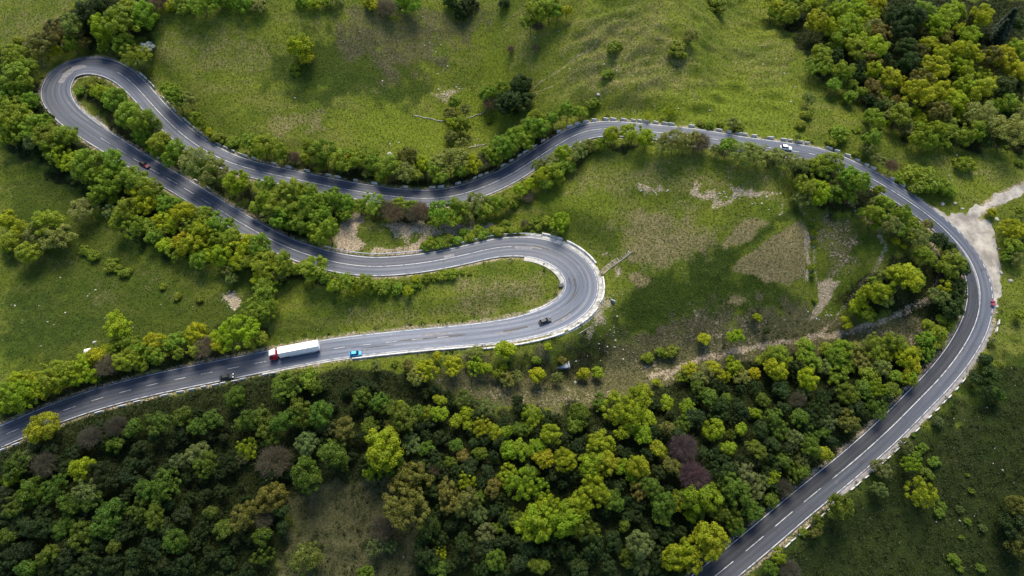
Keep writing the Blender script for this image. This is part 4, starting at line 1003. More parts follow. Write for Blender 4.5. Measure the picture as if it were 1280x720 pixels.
TILES = {
(0,0): "s270,90,45 d330,45,50 d390,20,40 y385,105,60 g460,75,65 g545,60,68 g480,30,40 o150,165,52 o210,130,40 o285,125,28 o315,160,25 y205,190,30 g270,165,35 g440,180,50 g395,165,30 w548,176,26 g510,210,40 s530,232,30 y640,25,30 g690,15,45 p600,10,35 g760,15,50 g830,5,40 s950,20,25 g900,10,40 "
 "g60,215,55 g120,245,50 g60,290,60 g20,350,50 g90,320,50 g120,380,40 g30,400,50 g60,440,60 g110,480,55 g20,470,40 g160,460,45 g180,510,55 y240,590,40 g250,510,50 g200,570,50 g330,620,70 y270,610,38 g430,610,60 g400,680,55 y400,710,30 g500,670,60 g560,710,50 y500,712,30 s130,520,40 g30,510,50 "
 "b350,305,26 y380,350,35 g430,370,45 g480,430,60 g540,460,50 s590,480,30 g530,510,45 y550,555,25 g600,540,45 g650,590,48 g590,590,35 s735,620,58 s800,640,52 g760,660,50 y885,690,50 b300,340,20 b345,340,20 "
 "g640,345,48 g650,385,38 s705,370,36 g730,460,35 y775,495,20 g910,545,40 b810,520,28 b60,150,25 b10,180,15 b870,530,25 g40,250,40",
(320,0): "s10,20,30 y215,15,25 g170,5,30 g265,10,25 s300,5,25 y430,10,35 p490,30,38 g565,15,52 d730,10,34 d775,45,32 d800,20,32 d765,60,25 d930,10,30 y165,180,44 p955,183,12 y190,215,32 b145,250,25 b150,275,15 "
 "g745,380,30 s725,420,25 s785,410,25 y735,462,28 g765,470,35 s730,512,30 s770,535,25 g870,355,36 g920,338,36 p880,390,28 d935,400,42 d950,370,35 b876,450,14 "
 "g20,555,45 g85,590,40 p140,590,25 g210,560,42 g250,575,50 g180,610,36 g330,620,50 g370,600,40 g240,625,25 s420,648,20 y340,590,30 g440,610,40 b445,570,18 g500,625,45 o565,595,42 s550,650,40 y625,620,35 p615,650,25 s725,600,58 g690,680,45 g790,610,40 y815,630,35 p850,600,30 g780,660,30 g880,580,45 g930,545,45 g950,590,40 g910,610,30 g600,665,32 g470,660,28 "
 "g40,690,40 y280,712,20 g130,710,50 g200,715,40",
(640,0): "g100,40,48 g140,20,42 g70,70,40 g170,40,30 y205,40,25 p95,100,22 p88,180,15 d35,320,40 d20,380,40 d60,365,26 b385,175,30 b620,178,36 s670,135,30 b640,205,18 b360,275,22 y595,415,22 b770,10,45 "
 "g90,445,35 g155,440,35 g210,410,40 g255,420,30 b305,385,28 g60,480,40 g110,490,45 g30,520,45 g10,570,40 g70,530,30 b710,465,15 b745,470,18 b780,465,18 s825,460,22 b850,475,25 "
 "y375,505,35 y455,500,45 y505,520,38 y490,470,14 s610,525,48 s570,540,30 p705,535,38 s690,520,30 s645,550,30 g810,545,35 s870,570,50 s930,580,45 g330,540,30 s290,545,30 s250,565,35 y190,575,35 s160,610,40 y120,660,40 g160,650,40 s100,620,30 g200,620,30 y70,690,30 g130,690,30 y30,710,30 s770,560,24",
(960,0): "g80,50,40 y20,20,35 g110,20,40 y170,10,40 y180,85,45 g230,30,35 y270,40,45 y330,30,40 y240,110,40 y300,100,45 g265,150,45 y320,150,45 p285,60,30 p420,50,30 y370,60,40 y400,20,40 s395,100,40 p425,120,35 y350,85,30 g350,130,35 y400,180,45 p380,230,42 g330,190,40 g200,210,40 g170,250,30 g220,250,35 g280,270,40 g250,315,32 g310,320,30 g350,345,25 y395,265,35 y460,290,40 y495,310,26 p390,330,36 y440,350,25 s415,365,22 g310,365,28 s450,390,25 g380,430,25 g400,440,38 s460,430,26 g500,430,45 y575,450,28 y430,460,25 "
 "d500,110,50 d540,60,55 d520,180,50 d530,240,45 d480,60,40 p560,200,38 g590,50,40 p570,95,30 y620,80,45 y670,60,40 y700,40,40 y800,60,50 p750,80,26 y640,115,34 y600,165,35 p660,150,34 y720,110,28 y750,140,50 y620,255,50 y660,200,40 y720,190,45 y770,200,45 p830,230,48 y700,250,35 y750,270,45 y810,290,28 y880,215,50 y935,190,40 y930,270,50 y560,350,58 y595,315,35 p570,305,38 y640,350,50 p640,420,48 y700,380,45 y740,330,45 y800,340,50 y850,330,35 y720,430,35 g690,480,45 s800,440,58 g760,500,45 g620,490,40 g600,525,40 g560,520,35 g650,530,30 g790,500,35 s910,490,55 s950,430,32 g890,390,40 d880,330,46 d940,320,40 g930,390,30 p910,150,10 c880,105,42 c860,135,36 c900,90,30 d935,90,30 c840,150,22 g740,425,30 p480,375,24 s520,475,32 y545,420,25 g560,480,30 g840,400,35 g20,50,25 g50,70,24 "
 "s155,370,25 b145,430,25 b125,465,22 s115,515,14 b270,500,42 b240,530,28 b330,485,16 g390,520,35 s375,555,28 b340,580,20 s410,600,28 p460,625,26 b540,650,45 b600,670,50 b510,660,25 b740,615,38 b560,700,40 b640,690,38 b895,548,11 b945,610,18 b490,690,26 b680,715,30 "
 "s30,585,35 s85,600,35 s130,620,30 g170,620,30 g200,600,30 g240,610,40 g210,640,35 g290,650,45 g340,680,50 g140,690,45 y180,690,40 s250,690,35 g420,712,24 g240,590,24",
(0,240): "y20,100,40 y20,200,30 y65,135,34 g180,120,68 s130,150,40 s215,165,52 g40,190,40 g105,225,42 s315,60,48 b310,215,22 b350,235,25 b415,270,28 b470,300,24 b610,355,17 b665,390,19 b748,400,21 b440,285,20 b330,225,20 "
 "g380,10,40 y425,25,30 s410,70,30 y430,95,20 g480,75,50 g450,110,40 y530,10,40 y550,50,45 y590,110,30 g560,125,35 g500,130,42 g620,40,35 y640,110,45 y690,80,45 g660,35,25 g770,80,35 y760,150,50 g800,110,40 y720,205,50 y690,190,40 y760,215,40 y620,200,32 y820,240,50 g860,130,40 g870,175,40 y900,210,45 y950,190,40 s870,325,30 s850,290,24 y900,260,35 g940,260,35 g750,260,38 g660,230,30 g580,170,35 g880,270,30 g810,175,36 g715,130,36 "
 "g955,430,44 y440,505,56 g490,565,40 g450,590,40 y590,575,45 g530,600,40 g540,650,30 g590,640,40 g650,560,38 y735,530,50 p760,590,38 y825,560,45 y900,550,64 g740,630,35 y310,640,40 y320,680,45 p410,650,42 g210,680,58 g250,695,38 y60,705,35 y130,710,40 y400,600,30 y360,615,34 g480,640,48 g665,600,34 y820,610,34",
(320,240): "g40,30,45 g110,40,50 g60,65,36 s40,100,35 g100,95,40 g145,135,36 g190,60,50 g250,80,50 g200,110,45 g260,165,46 g290,20,45 g330,40,40 g330,85,30 g215,165,36 y210,185,24 g100,130,20 g200,30,36 g150,90,36 g10,60,34 g170,10,36 g240,20,36 "
 "g390,50,30 g440,40,38 p480,60,36 p520,80,36 g540,50,38 p590,85,30 p620,70,32 g700,75,48 g680,105,32 g760,60,35 g740,100,34 s830,40,44 s790,90,28 g860,70,34 g900,50,38 g940,40,35 g590,55,30 "
 "b650,190,28 b690,195,32 b720,180,28 b650,215,24 b755,180,24 b780,150,24 b800,170,24 b830,140,24 b850,165,24 b885,140,24 b910,150,24 b935,120,22 b950,145,20 b690,220,20 b630,200,18 "
 "g20,200,45 y20,250,36 g40,270,48 g100,270,40 y15,330,36 g30,370,45 y30,405,30 g40,440,44 s80,310,28 g60,335,30 g30,480,20 y90,280,28 g215,290,48 b200,340,22 g270,320,35 g330,340,40 y290,350,28 g400,340,40 b440,355,28 b480,355,28 b530,360,28 b590,355,20 y570,370,22 y600,325,15 b640,320,20 b670,315,20 b700,310,25 b735,305,25 b775,300,12 g5,560,34 y370,360,25 g150,290,28 g180,275,26 b500,335,18 b555,340,18 b610,345,16 b800,305,10 "
 "y940,595,38 y640,670,40 s600,690,35 y740,650,40 s820,600,25 y820,650,30 y680,615,20 y860,660,25 g905,680,24 o570,650,20 s450,650,22 g110,705,30 g195,700,38 s940,700,32 y930,660,18 b520,640,16",
(640,240): "y5,590,18 b90,630,20 y135,580,17 o188,630,17 y95,685,32 s170,695,24 y268,680,29 y320,680,22 s20,690,25 b560,600,24 b600,595,28 b510,620,24 y720,550,24 y838,540,33 y920,470,18 d955,520,15 y660,665,30 s720,680,35 y750,660,30 y830,650,35 s860,690,30 y910,680,25 g640,690,24 s700,700,30 y540,712,14 g930,630,24 y790,690,26 y970,650,26 "
 "b10,40,25 p60,20,20 b60,120,24 b130,105,24 b100,130,20 y180,115,36 b200,100,20 b40,130,18 s162,152,16 b20,150,14 b155,125,18 b90,105,18 p50,118,16",
(960,240): "s130,20,40 y190,5,48 g250,10,40 s320,30,20 g350,75,20 g300,10,28 g400,85,40 s410,40,25 g440,40,35 s460,120,40 g410,130,25 g500,90,44 g490,130,34 s560,165,34 g520,150,34 y480,185,18 y510,205,12 g450,95,30 g540,120,30 "
 "g590,240,38 s600,118,24 d640,180,35 d680,210,30 g690,270,48 d720,285,34 g650,285,30 d680,340,40 y660,360,38 s640,390,38 d700,390,36 d680,440,40 d710,345,30 d720,385,28 g650,480,24 g680,500,20 d705,440,28 g600,500,24 "
 "y520,320,56 g480,310,42 g560,330,34 g545,310,28 y400,385,48 s435,400,38 y340,430,34 g370,460,34 s430,310,24 g400,345,28 y290,480,20 y300,500,20 g450,365,32 g350,400,24 b170,150,18 b175,185,14 b165,280,18 b165,310,14 b175,405,12 b180,130,14 b165,115,12 "
 "y915,145,45 g920,200,34 s940,250,28 g895,240,20 y840,75,18 g945,70,20 g945,460,24 d810,630,30 d840,690,35 d780,700,28 d830,660,24 g790,600,16 s780,520,14 "
 "g30,610,40 g140,580,35 y30,665,44 y70,640,30 g150,630,38 g250,620,44 s200,650,34 g280,590,38 s330,600,38 s370,640,38 g410,580,44 g480,570,44 g450,620,30 s430,660,38 y520,620,44 g590,550,38 g640,530,34 y540,655,30 y550,700,34 y150,700,44 g300,650,34 g260,690,34 g480,690,28 g560,600,30 g380,690,38 g220,590,30 g600,600,28 g620,570,28",
(0,480): "y60,50,58 y150,100,58 y30,110,50 y220,40,50 y150,20,50 y290,20,40 g350,5,28 y100,60,36 y10,60,36 s130,225,22 p340,200,38 p440,160,38 d400,215,25 g440,228,38 d370,160,24 g500,165,38 g560,130,30 g600,150,48 g690,120,38 g740,160,34 g800,130,38 g885,50,44 g910,140,34 g945,130,44 y930,240,38 s740,260,40 s665,290,34 g770,300,44 d550,290,30 p170,300,44 s90,280,32 g60,310,44 y35,365,28 g130,400,54 g200,390,40 y310,320,50 s330,400,58 g270,450,48 g340,440,38 d380,330,40 d430,360,40 g550,400,44 g630,370,48 g590,420,38 d490,400,24 g520,475,34 g410,500,58 g580,500,44 d680,490,34 d710,430,30 g790,480,34 d775,535,28 g840,550,34 d840,620,26 g660,590,48 d690,680,48 o915,490,44 g240,540,44 d140,540,48 d60,550,36 g30,570,38 d80,500,38 g60,450,44 d10,500,34 g310,570,44 g430,605,38 d360,600,38 d460,560,36 d500,650,38 d570,600,38 d620,680,38 d580,690,24 g190,640,44 d250,650,38 g100,690,44 d30,640,48 d20,700,38 d180,700,38 d340,670,48 d420,690,48 d280,705,36 d500,700,36 s905,280,24 d840,200,20 d905,380,16 d360,540,34 d480,340,30 d100,620,38 d160,480,36 d440,450,36 d480,520,34 d250,600,36 d620,540,34 d540,550,30 d640,450,28 d10,420,34 d590,350,26 d700,350,24 d190,240,28 d270,260,30 d520,240,30",
(320,480): "g120,10,48 g220,5,34 g20,140,54 g110,140,48 g170,110,54 g240,110,48 s265,160,34 o333,170,42 s190,220,44 g55,210,34 d10,240,24 p70,290,52 g290,260,58 g320,300,24 g190,340,62 d60,330,38 o60,425,58 d90,470,34 p30,505,28 d100,535,34 g25,570,38 g25,645,34 o190,650,58 g410,710,34 "
 "g400,50,42 g470,70,44 y540,80,20 g545,120,54 g600,110,38 g430,155,34 o510,160,30 y480,240,82 y440,320,38 g510,300,48 s580,220,34 g635,240,34 p670,320,22 o590,360,58 o530,380,38 o560,460,72 p475,540,40 s450,605,36 s500,605,28 y690,60,24 y685,110,34 y650,110,26 g780,60,34 s820,75,24 s865,90,30 y790,110,30 y750,140,34 y800,150,30 y850,160,34 g750,230,30 g730,295,28 g840,260,28 o775,270,24 y895,180,30 y940,180,30 y950,250,38 y790,360,34 o720,420,48 o790,440,48 g830,430,30 s830,490,30 y945,340,34 o890,390,38 s860,560,44 d650,540,48 d620,590,34 y690,630,27 d640,650,44 g680,690,38 d730,530,30 d780,590,38 g900,660,44 d850,690,36 g910,540,30 d850,620,36 d780,650,36 d940,500,34 d630,300,26 d690,200,28 d800,310,30 d870,330,28 d660,400,28 d760,490,28 d900,470,30 d820,220,26 d610,160,26 d920,590,30 d720,680,34 d930,700,36 d690,480,26",
(640,480): "y75,120,38 y145,190,44 g30,170,36 y35,245,38 y95,240,40 y120,280,40 y200,285,44 y30,370,54 y95,390,40 g70,330,34 y330,240,54 y300,300,54 y350,300,48 y300,345,44 g250,110,44 g240,150,34 y400,90,54 y470,60,48 y450,130,58 y510,130,30 y490,40,38 g330,70,34 y420,180,34 y490,190,38 o580,165,38 y550,245,40 o605,310,40 p640,240,48 p680,350,54 y660,85,30 y580,70,30 g640,150,28 y755,170,48 g740,50,38 g700,20,38 g800,60,30 y910,110,27 y860,170,30 g820,190,20 y810,240,32 g915,245,36 s870,330,38 g830,390,54 s910,390,38 p920,375,22 s945,360,28 y470,310,44 y450,350,30 o480,395,34 g520,390,48 y410,310,28 y100,520,78 y200,500,84 y250,450,44 y300,400,54 g380,440,44 o195,460,20 y130,460,56 y50,520,40 g270,540,48 y345,420,32 g420,530,30 y610,450,34 g570,450,48 y710,430,64 g640,430,38 y670,490,30 g770,470,44 g700,480,30 y735,590,76 y630,640,76 y680,690,48 g560,500,34 s480,600,54 g430,650,34 s480,680,38 d300,600,48 d200,620,44 d120,630,38 d60,600,38 d20,580,34 g100,680,38 g10,500,34 d250,690,38 d360,680,38 d30,670,38 d380,590,36 d540,640,38 g830,510,38 g900,470,38 g850,560,34 d820,320,34 d760,330,38 d720,260,34 d780,100,48 d860,100,34 g940,60,30 d930,170,38 d690,130,34 d620,190,30 d200,200,30 d250,230,30 d170,130,26 d400,380,30 d400,250,26 d550,330,28 d760,540,30 d520,570,30 d580,570,34 d880,420,26 d860,280,28 d790,280,26 d20,60,22 d150,340,28 d240,340,28 d160,570,30 d820,130,24",
(960,480): "g20,120,38 s100,200,32 g40,170,34 g120,130,34 s230,140,30 p110,60,28 s135,30,24 o300,140,44 g160,190,30 g215,180,20 y210,270,38 g160,240,44 s130,290,30 g60,280,34 y20,350,30 p60,390,30 g100,330,30 g150,350,34 y410,20,34 g360,20,38 y550,5,28 g300,40,44 g410,90,34 g470,20,30 d250,100,34 d330,90,34 g20,440,28 d50,20,34 d190,90,34 d60,90,28 d160,110,28 d80,240,28 d240,215,24 d20,230,28 "
 "g250,440,52 g175,500,27 o180,550,28 b100,530,18 s500,220,28 s390,290,36 b540,180,12 s640,140,20 y537,300,32 y575,405,46 b655,455,17 b765,400,15 s720,470,14 b750,515,15 s808,540,14 b725,575,10 g860,40,30 d830,20,38 o930,460,48 d940,540,58 o940,610,48 b700,660,22 b750,340,10 y20,635,34 p80,700,36 g10,690,30 s420,395,26 b600,340,24 b625,290,24 b580,240,24 b560,270,22 b640,480,20 b800,690,22 b720,690,20 d890,510,30",
}
def region(x, y, k):
    if x > 1240 and 240 < y < 420: return 'on the right edge by the lay-by'
    if x > 955 and y < 185 and not (y > 110 and x < 1075): return 'in the woodland at top right'
    if y < 215 and x > 955 and x < 1240 and not (y > 185 and x < 1080): return 'on the grass below the top right wood'
    if y > 185 and y < 250 and x > 1090: return 'on the grass below the top right wood'
    if y < 75 and x < 70: return 'left of the upper hairpin'
    if y < 85 and x < 205: return 'behind the upper left hairpin'
    if y < 20 and x < 500: return 'along the top edge of the photo'
    if x > 88 and x < 142 and y > 95 and y < 150: return 'inside the upper left hairpin'
    if x < 420 and x > 110 and y < 300 and (y - 100) < (x - 105) * .78 and (y - 100) > (x - 160) * .60 and not (y < 215 and x > 290): return 'between the hairpin arms on the left'
    if x >= 180 and x < 340 and y < 170 : return 'on the slope right of the hairpin'
    if 320 < x < 640 and y < 110: return 'on the green valley slope'
    if 550 < x < 590 and 110 < y < 190: return 'in the gully of the green valley'
    if 595 < x < 670 and 90 < y < 160: return 'in the thicket beside the gully'
    if 640 <= x < 960 and y < 145 and not (x < 745 and y > 125): return 'on the open hill at the top'
    if 865 < x < 945 and 145 <= y < 165: return 'on the meadow above the top road'
    if 280 < x < 750 and y < 245 and (y < 232 if x < 640 else y < 205 - (x - 640) * .5): return 'in the hedge above the middle road'
    if x > 740 and x < 1000 and y < 215: return 'in the hedge under the top road'
    if x > 430 and x < 765 and y < 275: return 'in the hedge under the middle road'
    if x > 525 and x < 725 and 270 <= y < 320: return 'in the low hedge above the lower hairpin'
    if x > 420 and x < 600 and 335 < y < 370: return 'in the thin hedge above the infield'
    if x < 125 and 250 < y < 330: return 'in the clump at the left meadow edge'
    if x < 270 and 290 < y < 385 and k == 'b': return 'on the left meadow'
    if x < 340 and y > 385 and y < 475 and y < 600 - .2 * x: return 'above the shaded lower road'
    if x < 120 and y < 530 and y < 545 - .35 * x: return 'above the shaded lower road'
    if x < 475 and y < 400: return 'in the tree belt below the hairpin'
    if x > 1000 and y > 235 and y < 295 : return 'inside the outer bend near the lay-by'
    if x > 1130 and y < 420 and x < 1235: return 'on the bank inside the outer bend'
    if x > 1000 and y < 420: return 'in the eroded hollow'
    if x > 1190 and y < 500: return 'outside the right hand bend'
    if x > 1030 and y > 560 and x + y > 1660: return 'in the lower right meadow'
    if x > 955 and y > 600 and x + y > 1650: return 'in the lower right meadow'
    if x > 1100 and y > 520 and x + y > 1660: return 'in the lower right meadow'
    if 380 < x < 760 and 410 < y < 476: return 'below the lower hairpin'
    if 800 < x < 980 and y < 435: return 'in the hollow above the wood'
    if x < 215: return 'in the dark wood at lower left'
    if x < 440: return 'in the wood below the lorry'
    if x < 640: return 'in the wood below the blue car'
    if x < 800: return 'in the bright centre of the lower wood'
    if y > 560: return 'in the wood beside the dashed road'
    return 'in the wood below the eroded hollow'
SPEC = []
for (ox, oy), s in TILES.items():
    for tk in s.split():
        a, b, c = tk[1:].split(',')
        SPEC.append([tk[0], ox + float(a) / 3, oy + float(b) / 3, float(c) / 3])
rs = random.Random(9)
def inpoly(x, y, P):
    c = False
    for (x1, y1), (x2, y2) in zip(P, P[1:] + P[:1]):
        if (y1 > y) != (y2 > y) and x < (x2 - x1) * (y - y1) / (y2 - y1) + x1: c = not c
    return c
WOODS = [([(-10,590),(130,545),(300,500),(345,560),(330,730),(-10,730)], 70), ([(345,480),(480,475),(640,500),(720,520),(840,490),(1000,450),(1140,440),(1150,480),(1020,590),(890,700),(860,730),(520,730),(530,640),(500,590),(420,585),(350,600)], 130),
         ([(1000,0),(1150,10),(1280,60),(1280,180),(1200,180),(1100,150),(1030,80)], 26), ([(0,100),(50,120),(110,190),(300,310),(310,340),(180,300),(60,200),(0,170)], 16)]
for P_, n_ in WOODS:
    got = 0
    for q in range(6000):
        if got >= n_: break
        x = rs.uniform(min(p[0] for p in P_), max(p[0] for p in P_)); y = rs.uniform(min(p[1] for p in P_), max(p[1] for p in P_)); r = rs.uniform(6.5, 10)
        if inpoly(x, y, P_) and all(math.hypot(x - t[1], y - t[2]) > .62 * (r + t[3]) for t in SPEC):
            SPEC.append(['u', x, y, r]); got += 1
# keep crowns off one another's centres and off the carriageway
rs = random.Random(3)
HEAD = {}
for t in SPEC:
    k, x, y, r = t
    big = r > 15
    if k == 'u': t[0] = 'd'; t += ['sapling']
    elif k == 'b': t += ['bush']
    elif k in 'w': t += ['tree']
    else: t += ['tree']
px = np.array([t[1] for t in SPEC]); py = np.array([t[2] for t in SPEC]); pr = np.array([t[3] for t in SPEC])
for t in SPEC:
    if t[0] == 'p' and t[1] > 955 and t[2] < 165: t[0] = 'o'
p0 = locate(px, py, Hf, 3.0); dep0 = project(p0)[2]
RM = pr / FPX * dep0 * 1.04
isb = np.array([t[4] == 'bush' for t in SPEC])
hc = np.where(isb, RM * .55, np.clip(RM * 1.25, 1.6, 7.5) * np.random.default_rng(4).uniform(.8, 1.3, len(RM)))     # height of the crown's middle
for t, i in zip(SPEC, range(len(SPEC))):
    if t[2] < 24 and t[1] < 640: hc[i] *= .55
    if t[0] in 'c': hc[i] = RM[i] * 1.3
PT = locate(px, py, Hf, hc)
dr_ = sampler(DR)
ER = dr_(PT[:, 0], PT[:, 1])
kn = np.array([int(np.argmin(np.hypot(RP[:, 0] - p[0], RP[:, 1] - p[1]))) for p in PT])
for i, p in enumerate(PT):                                   # nothing grows on the asphalt: step back to the verge
    need = 1.3 + .35 * RM[i]
    e = math.hypot(RP[kn[i], 0] - p[0], RP[kn[i], 1] - p[1]) - RW[kn[i]]
    if e < need:
        sgn = np.sign((p[0] - RP[kn[i], 0]) * RN[kn[i], 0] + (p[1] - RP[kn[i], 1]) * RN[kn[i], 1]) or 1
        q = RP[kn[i]] + RN[kn[i]] * sgn * (RW[kn[i]] + need); PT[i, 0], PT[i, 1] = q
GZ = Hf(PT[:, 0], PT[:, 1])
WORD = {'y': ['yellow green', 'lime green', 'golden green'], 'g': ['mid green', 'fresh green', 'leaf green'], 'd': ['dark green', 'deep green', 'shadowy green'], 's': ['pale sage green', 'silvery green', 'grey green'],
        'o': ['ochre brown', 'rusty olive', 'bronze'], 'b': ['green', 'fresh green', 'mid green'], 'w': ['white blossoming'], 'c': ['blackish green'], 'p': ['bare purplish', 'leafless mauve', 'bare grey brown']}
JIT = {'y': [(1, 1, 1), (.72, .92, .9), (.9, 1.05, 1)], 'g': [(1, 1, 1), (1.15, 1.12, 1), (.9, 1.05, 1)], 'd': [(1, 1, 1), (1.15, 1.1, 1), (.85, .85, .9)], 's': [(1, 1, 1), (1.05, 1.05, 1.25), (.85, .88, 1.0)],
       'o': [(1, 1, 1), (.85, .95, .8), (1.1, 1.0, .9)], 'b': [(1, 1, 1), (1.15, 1.15, 1), (1.0, 1.1, 1)]}
TREES = []
for i, t in enumerate(SPEC):
    k, x, y, r, typ = t; R = RM[i]; c = rs.randrange(3)
    if k in 'wc': c = 0
    name, cat, form = 'broadleaf_tree', 'tree', 'tree'
    if typ == 'bush': name, cat, form, me = 'shrub', 'shrub', 'shrub', rs.choice(BUSH)
    elif typ == 'sapling': name, cat, form, me = 'understorey_tree', 'sapling', 'understorey tree', rs.choice(LUMPY)
    elif k == 'p': name, cat, form, me = 'bare_tree', 'bare tree', 'tree', rs.choice(BARE)
    elif k == 'w': name, cat, form, me = 'blossom_tree', 'blossoming tree', 'tree', rs.choice(FEATH)
    elif k == 'c': name, cat, form, me = 'conifer', 'conifer', 'conifer', rs.choice(CONI)
    elif k == 's': name, cat, form, me = 'willow_tree', 'willow', 'feathery tree', rs.choice(FEATH)
    elif R < 3.6: name, cat, form, me = 'young_tree', 'young tree', 'young tree', rs.choice(BUSH + LUMPY[:2])
    elif R > 5.6: me = rs.choice(BIG)
    else: me = rs.choice(LUMPY + LUMPY + ROUND)
    if name == 'young_tree' and k == 'y': name, cat, form = 'young_yellow_leaf_tree', 'young beech', 'young tree'
    if name == 'broadleaf_tree' and k == 'y': name, cat, form = 'yellow_leaf_tree', 'beech', 'tree'  # yellow leaved trees set apart by leaf colour only, species unknown
    size = ('low' if R < 1.6 else 'rounded' if R < 3.0 else 'spreading') if typ == 'bush' else ('slender' if R < 2.6 else 'small' if R < 3.6 else 'round' if R < 5.0 else 'broad' if R < 6.6 else 'huge')
    where = region(x, y, k)
    g = PT[i].copy(); g[2] = GZ[i] - .1
    h = max(hc[i], .3)
    if name in ('shrub',):
        root = link('shrub', me); root.location = (g[0], g[1], g[2] + R * .42); root.rotation_euler = (0, 0, rs.uniform(0, 6.28)); root.scale = (R * rs.uniform(.92, 1.12), R * rs.uniform(.92, 1.12), R * rs.uniform(.75, .95)); crown = root
    else:
        root = thing(name, g, rs.uniform(0, 6.28))
        tr_ = link('trunk', TRUNK[i % 3], None, root); w = .05 + .035 * R; tr_.scale = (w, w, h * 1.05)
        crown = link('crown', me, None, root); crown.location = (0, 0, h); vz = rs.uniform(.85, 1.05)
        crown.scale = (R * rs.uniform(.86, 1.16), R * rs.uniform(.86, 1.16), R * vz if k != 'c' else R * 1.2)
    col = np.array(PAL[k])
    if y > 480 and k in 'gyds': col = col * ((.60 if x < 330 else .72) if k in 'gd' else .85)      # shade of the low valley painted into the leaf colour
    if y <= 480 and k in 'gbsy': col = col * ((1.12, 1.08, 1) if k == 'y' else (1.36, 1.24, 1))      # brighter, yellower leaf tint on the upper slopes
    if k == 'p' and y > 480: col = np.array([.095, .082, .052])
    if k == 'p' and abs(x - 860) < 14 and y > 540: col = np.array([.115, .075, .078])
    if k in JIT: col = col * np.array(JIT[k][c])
    col = col * np.array([rs.uniform(.9, 1.1), rs.uniform(.94, 1.06), rs.uniform(.9, 1.1)])
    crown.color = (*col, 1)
    TREES.append(dict(o=root, cat=cat, base=f"{size} {WORD[k][c]} {form} {where}", where=where, form=form, x=x, y=y))
# labels that single each one out
ORD = ['', 'first', 'second', 'third', 'fourth', 'fifth', 'sixth', 'seventh', 'eighth', 'ninth', 'tenth', 'eleventh', 'twelfth', 'thirteenth', 'fourteenth', 'fifteenth', 'sixteenth', 'seventeenth', 'eighteenth', 'nineteenth', 'twentieth']
from collections import defaultdict
grp = defaultdict(list)
for t in TREES: grp[t['base']].append(t)
for base, L in grp.items():
    L.sort(key=lambda t: t['x'])
    n = len(L)
    for j, t in enumerate(L):
        if n == 1: lab = base
        elif n == 2: lab = base + (', the left one' if j == 0 else ', the right one')
        elif j == 0: lab = base + ', leftmost of these'
        elif j == n - 1: lab = base + ', rightmost of these'
        else: lab = base + f', {ORD[j + 1]} from left' if j < 20 else base
        if len(lab.split()) > 16: lab = lab.replace(' from left', '').replace(' of these', '').replace('the ', '', 1)
        t['o']['label'] = lab; t['o']['category'] = t['cat']; t['o']['group'] = f"{t['cat'] + ('es' if t['cat'].endswith('h') else 's')} {t['where']}"

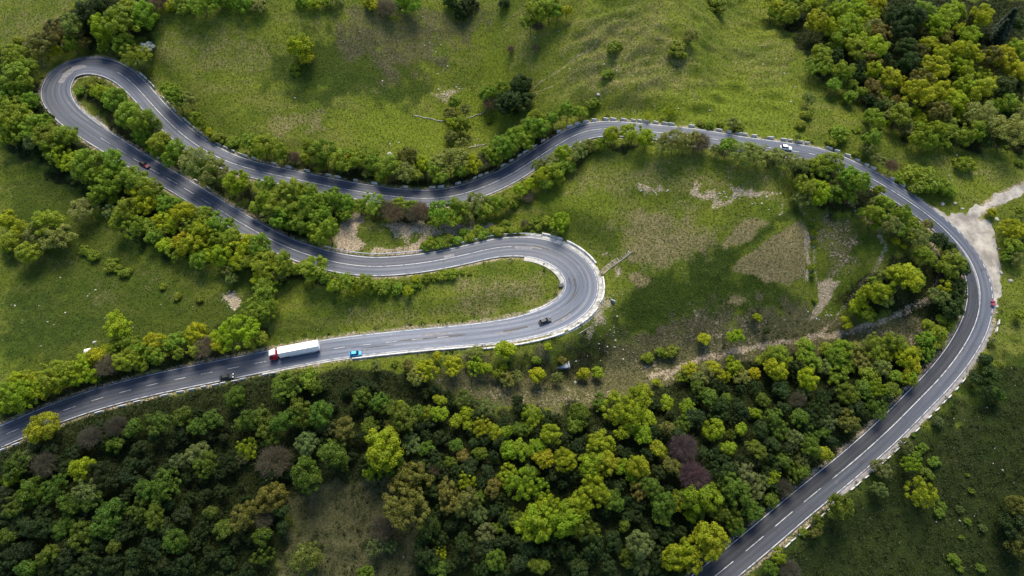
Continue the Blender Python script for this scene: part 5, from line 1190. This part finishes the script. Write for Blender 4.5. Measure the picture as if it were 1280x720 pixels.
# rank undergrowth between the trees and weeds on the banks: nobody could count it
def tuft_stuff(name, mask, n, quads, size, height, col, label, cat, seed, spread=.6):
    r = np.random.default_rng(seed)
    ok = np.nonzero((mask.ravel() > r.random(mask.size)) & (DR.ravel() > 1.2) & (CH['BARE'].ravel() < .3))[0]
    q, w, d_ = project(np.stack([GX.ravel()[ok], GY.ravel()[ok], H.ravel()[ok]], -1))
    ok = ok[(q > -60) & (q < 1340) & (w > -40) & (w < 780)]
    c = r.choice(ok, min(n, len(ok)), replace=n > len(ok))
    x = GX.ravel()[c] + r.uniform(-.5, .5, len(c)); y = GY.ravel()[c] + r.uniform(-.5, .5, len(c)); z = Hf(x, y)
    hh = height * (.4 + .9 * r.random(len(c))); k = np.repeat(np.arange(len(c)), quads); m = len(k)
    u = r.normal(size=(m, 3)); u[:, 2] = np.abs(u[:, 2]); u /= np.linalg.norm(u, axis=1)[:, None]
    p = np.stack([x[k], y[k], z[k]], -1) + u * hh[k][:, None] * np.array([1.3, 1.3, 1]) * (.6 + .5 * r.random(m))[:, None] * spread / .6
    nrm = u + r.normal(0, .5, (m, 3)); nrm /= np.linalg.norm(nrm, axis=1)[:, None]
    t = np.cross(nrm, r.normal(size=(m, 3))); t /= np.linalg.norm(t, axis=1)[:, None]; b = np.cross(nrm, t)
    s = size * (.6 + .8 * r.random(m))[:, None]
    V = np.stack([p - t * s * .5, p - b * s * .35, p + t * s * .5, p + b * s * .35], 1).reshape(-1, 3)
    me = npmesh(name, V, np.arange(m * 4).reshape(m, 4))
    val = (.72 + .56 * r.random(len(c)))[k] * (.8 + .4 * r.random(m)); hue = np.clip((.2 + .6 * r.random(len(c)))[k], 0, 1)
    vattr(me, 'leaf', np.repeat(np.stack([val, hue, 0 * val, 0 * val + 1], -1), 4, 0))
    o = link(name, me, M_leaf); o.color = (*col, 1); tag(o, label, cat, kind='stuff'); return o
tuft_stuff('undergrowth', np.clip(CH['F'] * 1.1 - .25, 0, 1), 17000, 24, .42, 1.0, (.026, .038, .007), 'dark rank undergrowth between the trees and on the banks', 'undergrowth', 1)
meadow = np.clip(1 - CH['F'] * 1.2 - CH['S'] * 1.2, 0, 1)
tuft_stuff('grass_tussocks', meadow * .9, 48000, 6, .32, .26, (.066, .092, .010), 'rough grass tussocks covering the open meadows', 'grass', 2, 1.0)

# ------------------------------------------------------------------ light
SUN_EL, SUN_AZ = math.radians(55), math.radians(4)     # azimuth measured from the view direction toward the right
to_sun = Vector((math.sin(SUN_AZ) * math.cos(SUN_EL), math.cos(SUN_AZ) * math.cos(SUN_EL), math.sin(SUN_EL)))
ld = bpy.data.lights.new('sun', 'SUN'); ld.energy = 1.5; ld.angle = math.radians(32); ld.color = (1, .92, .74)
so = bpy.data.objects.new('sun', ld); COL.objects.link(so); so.rotation_euler = (-to_sun).to_track_quat('-Z', 'Y').to_euler(); so.location = (0, 0, 400)
wd = bpy.data.worlds.new('World'); scene.world = wd; wd.use_nodes = True; nt = wd.node_tree
sky = nt.nodes.new('ShaderNodeTexSky'); sky.sky_type = 'NISHITA'; sky.sun_disc = False; sky.sun_elevation = SUN_EL; sky.sun_rotation = SUN_AZ
sky.air_density = 1.0; sky.dust_density = .6
nt.links.new(sky.outputs[0], nt.nodes['Background'].inputs[0]); nt.nodes['Background'].inputs[1].default_value = .06
vs = scene.view_settings; vs.view_transform = 'Standard'; vs.look = 'None'; vs.gamma = 1; vs.use_curve_mapping = False; vs.exposure = 2.28
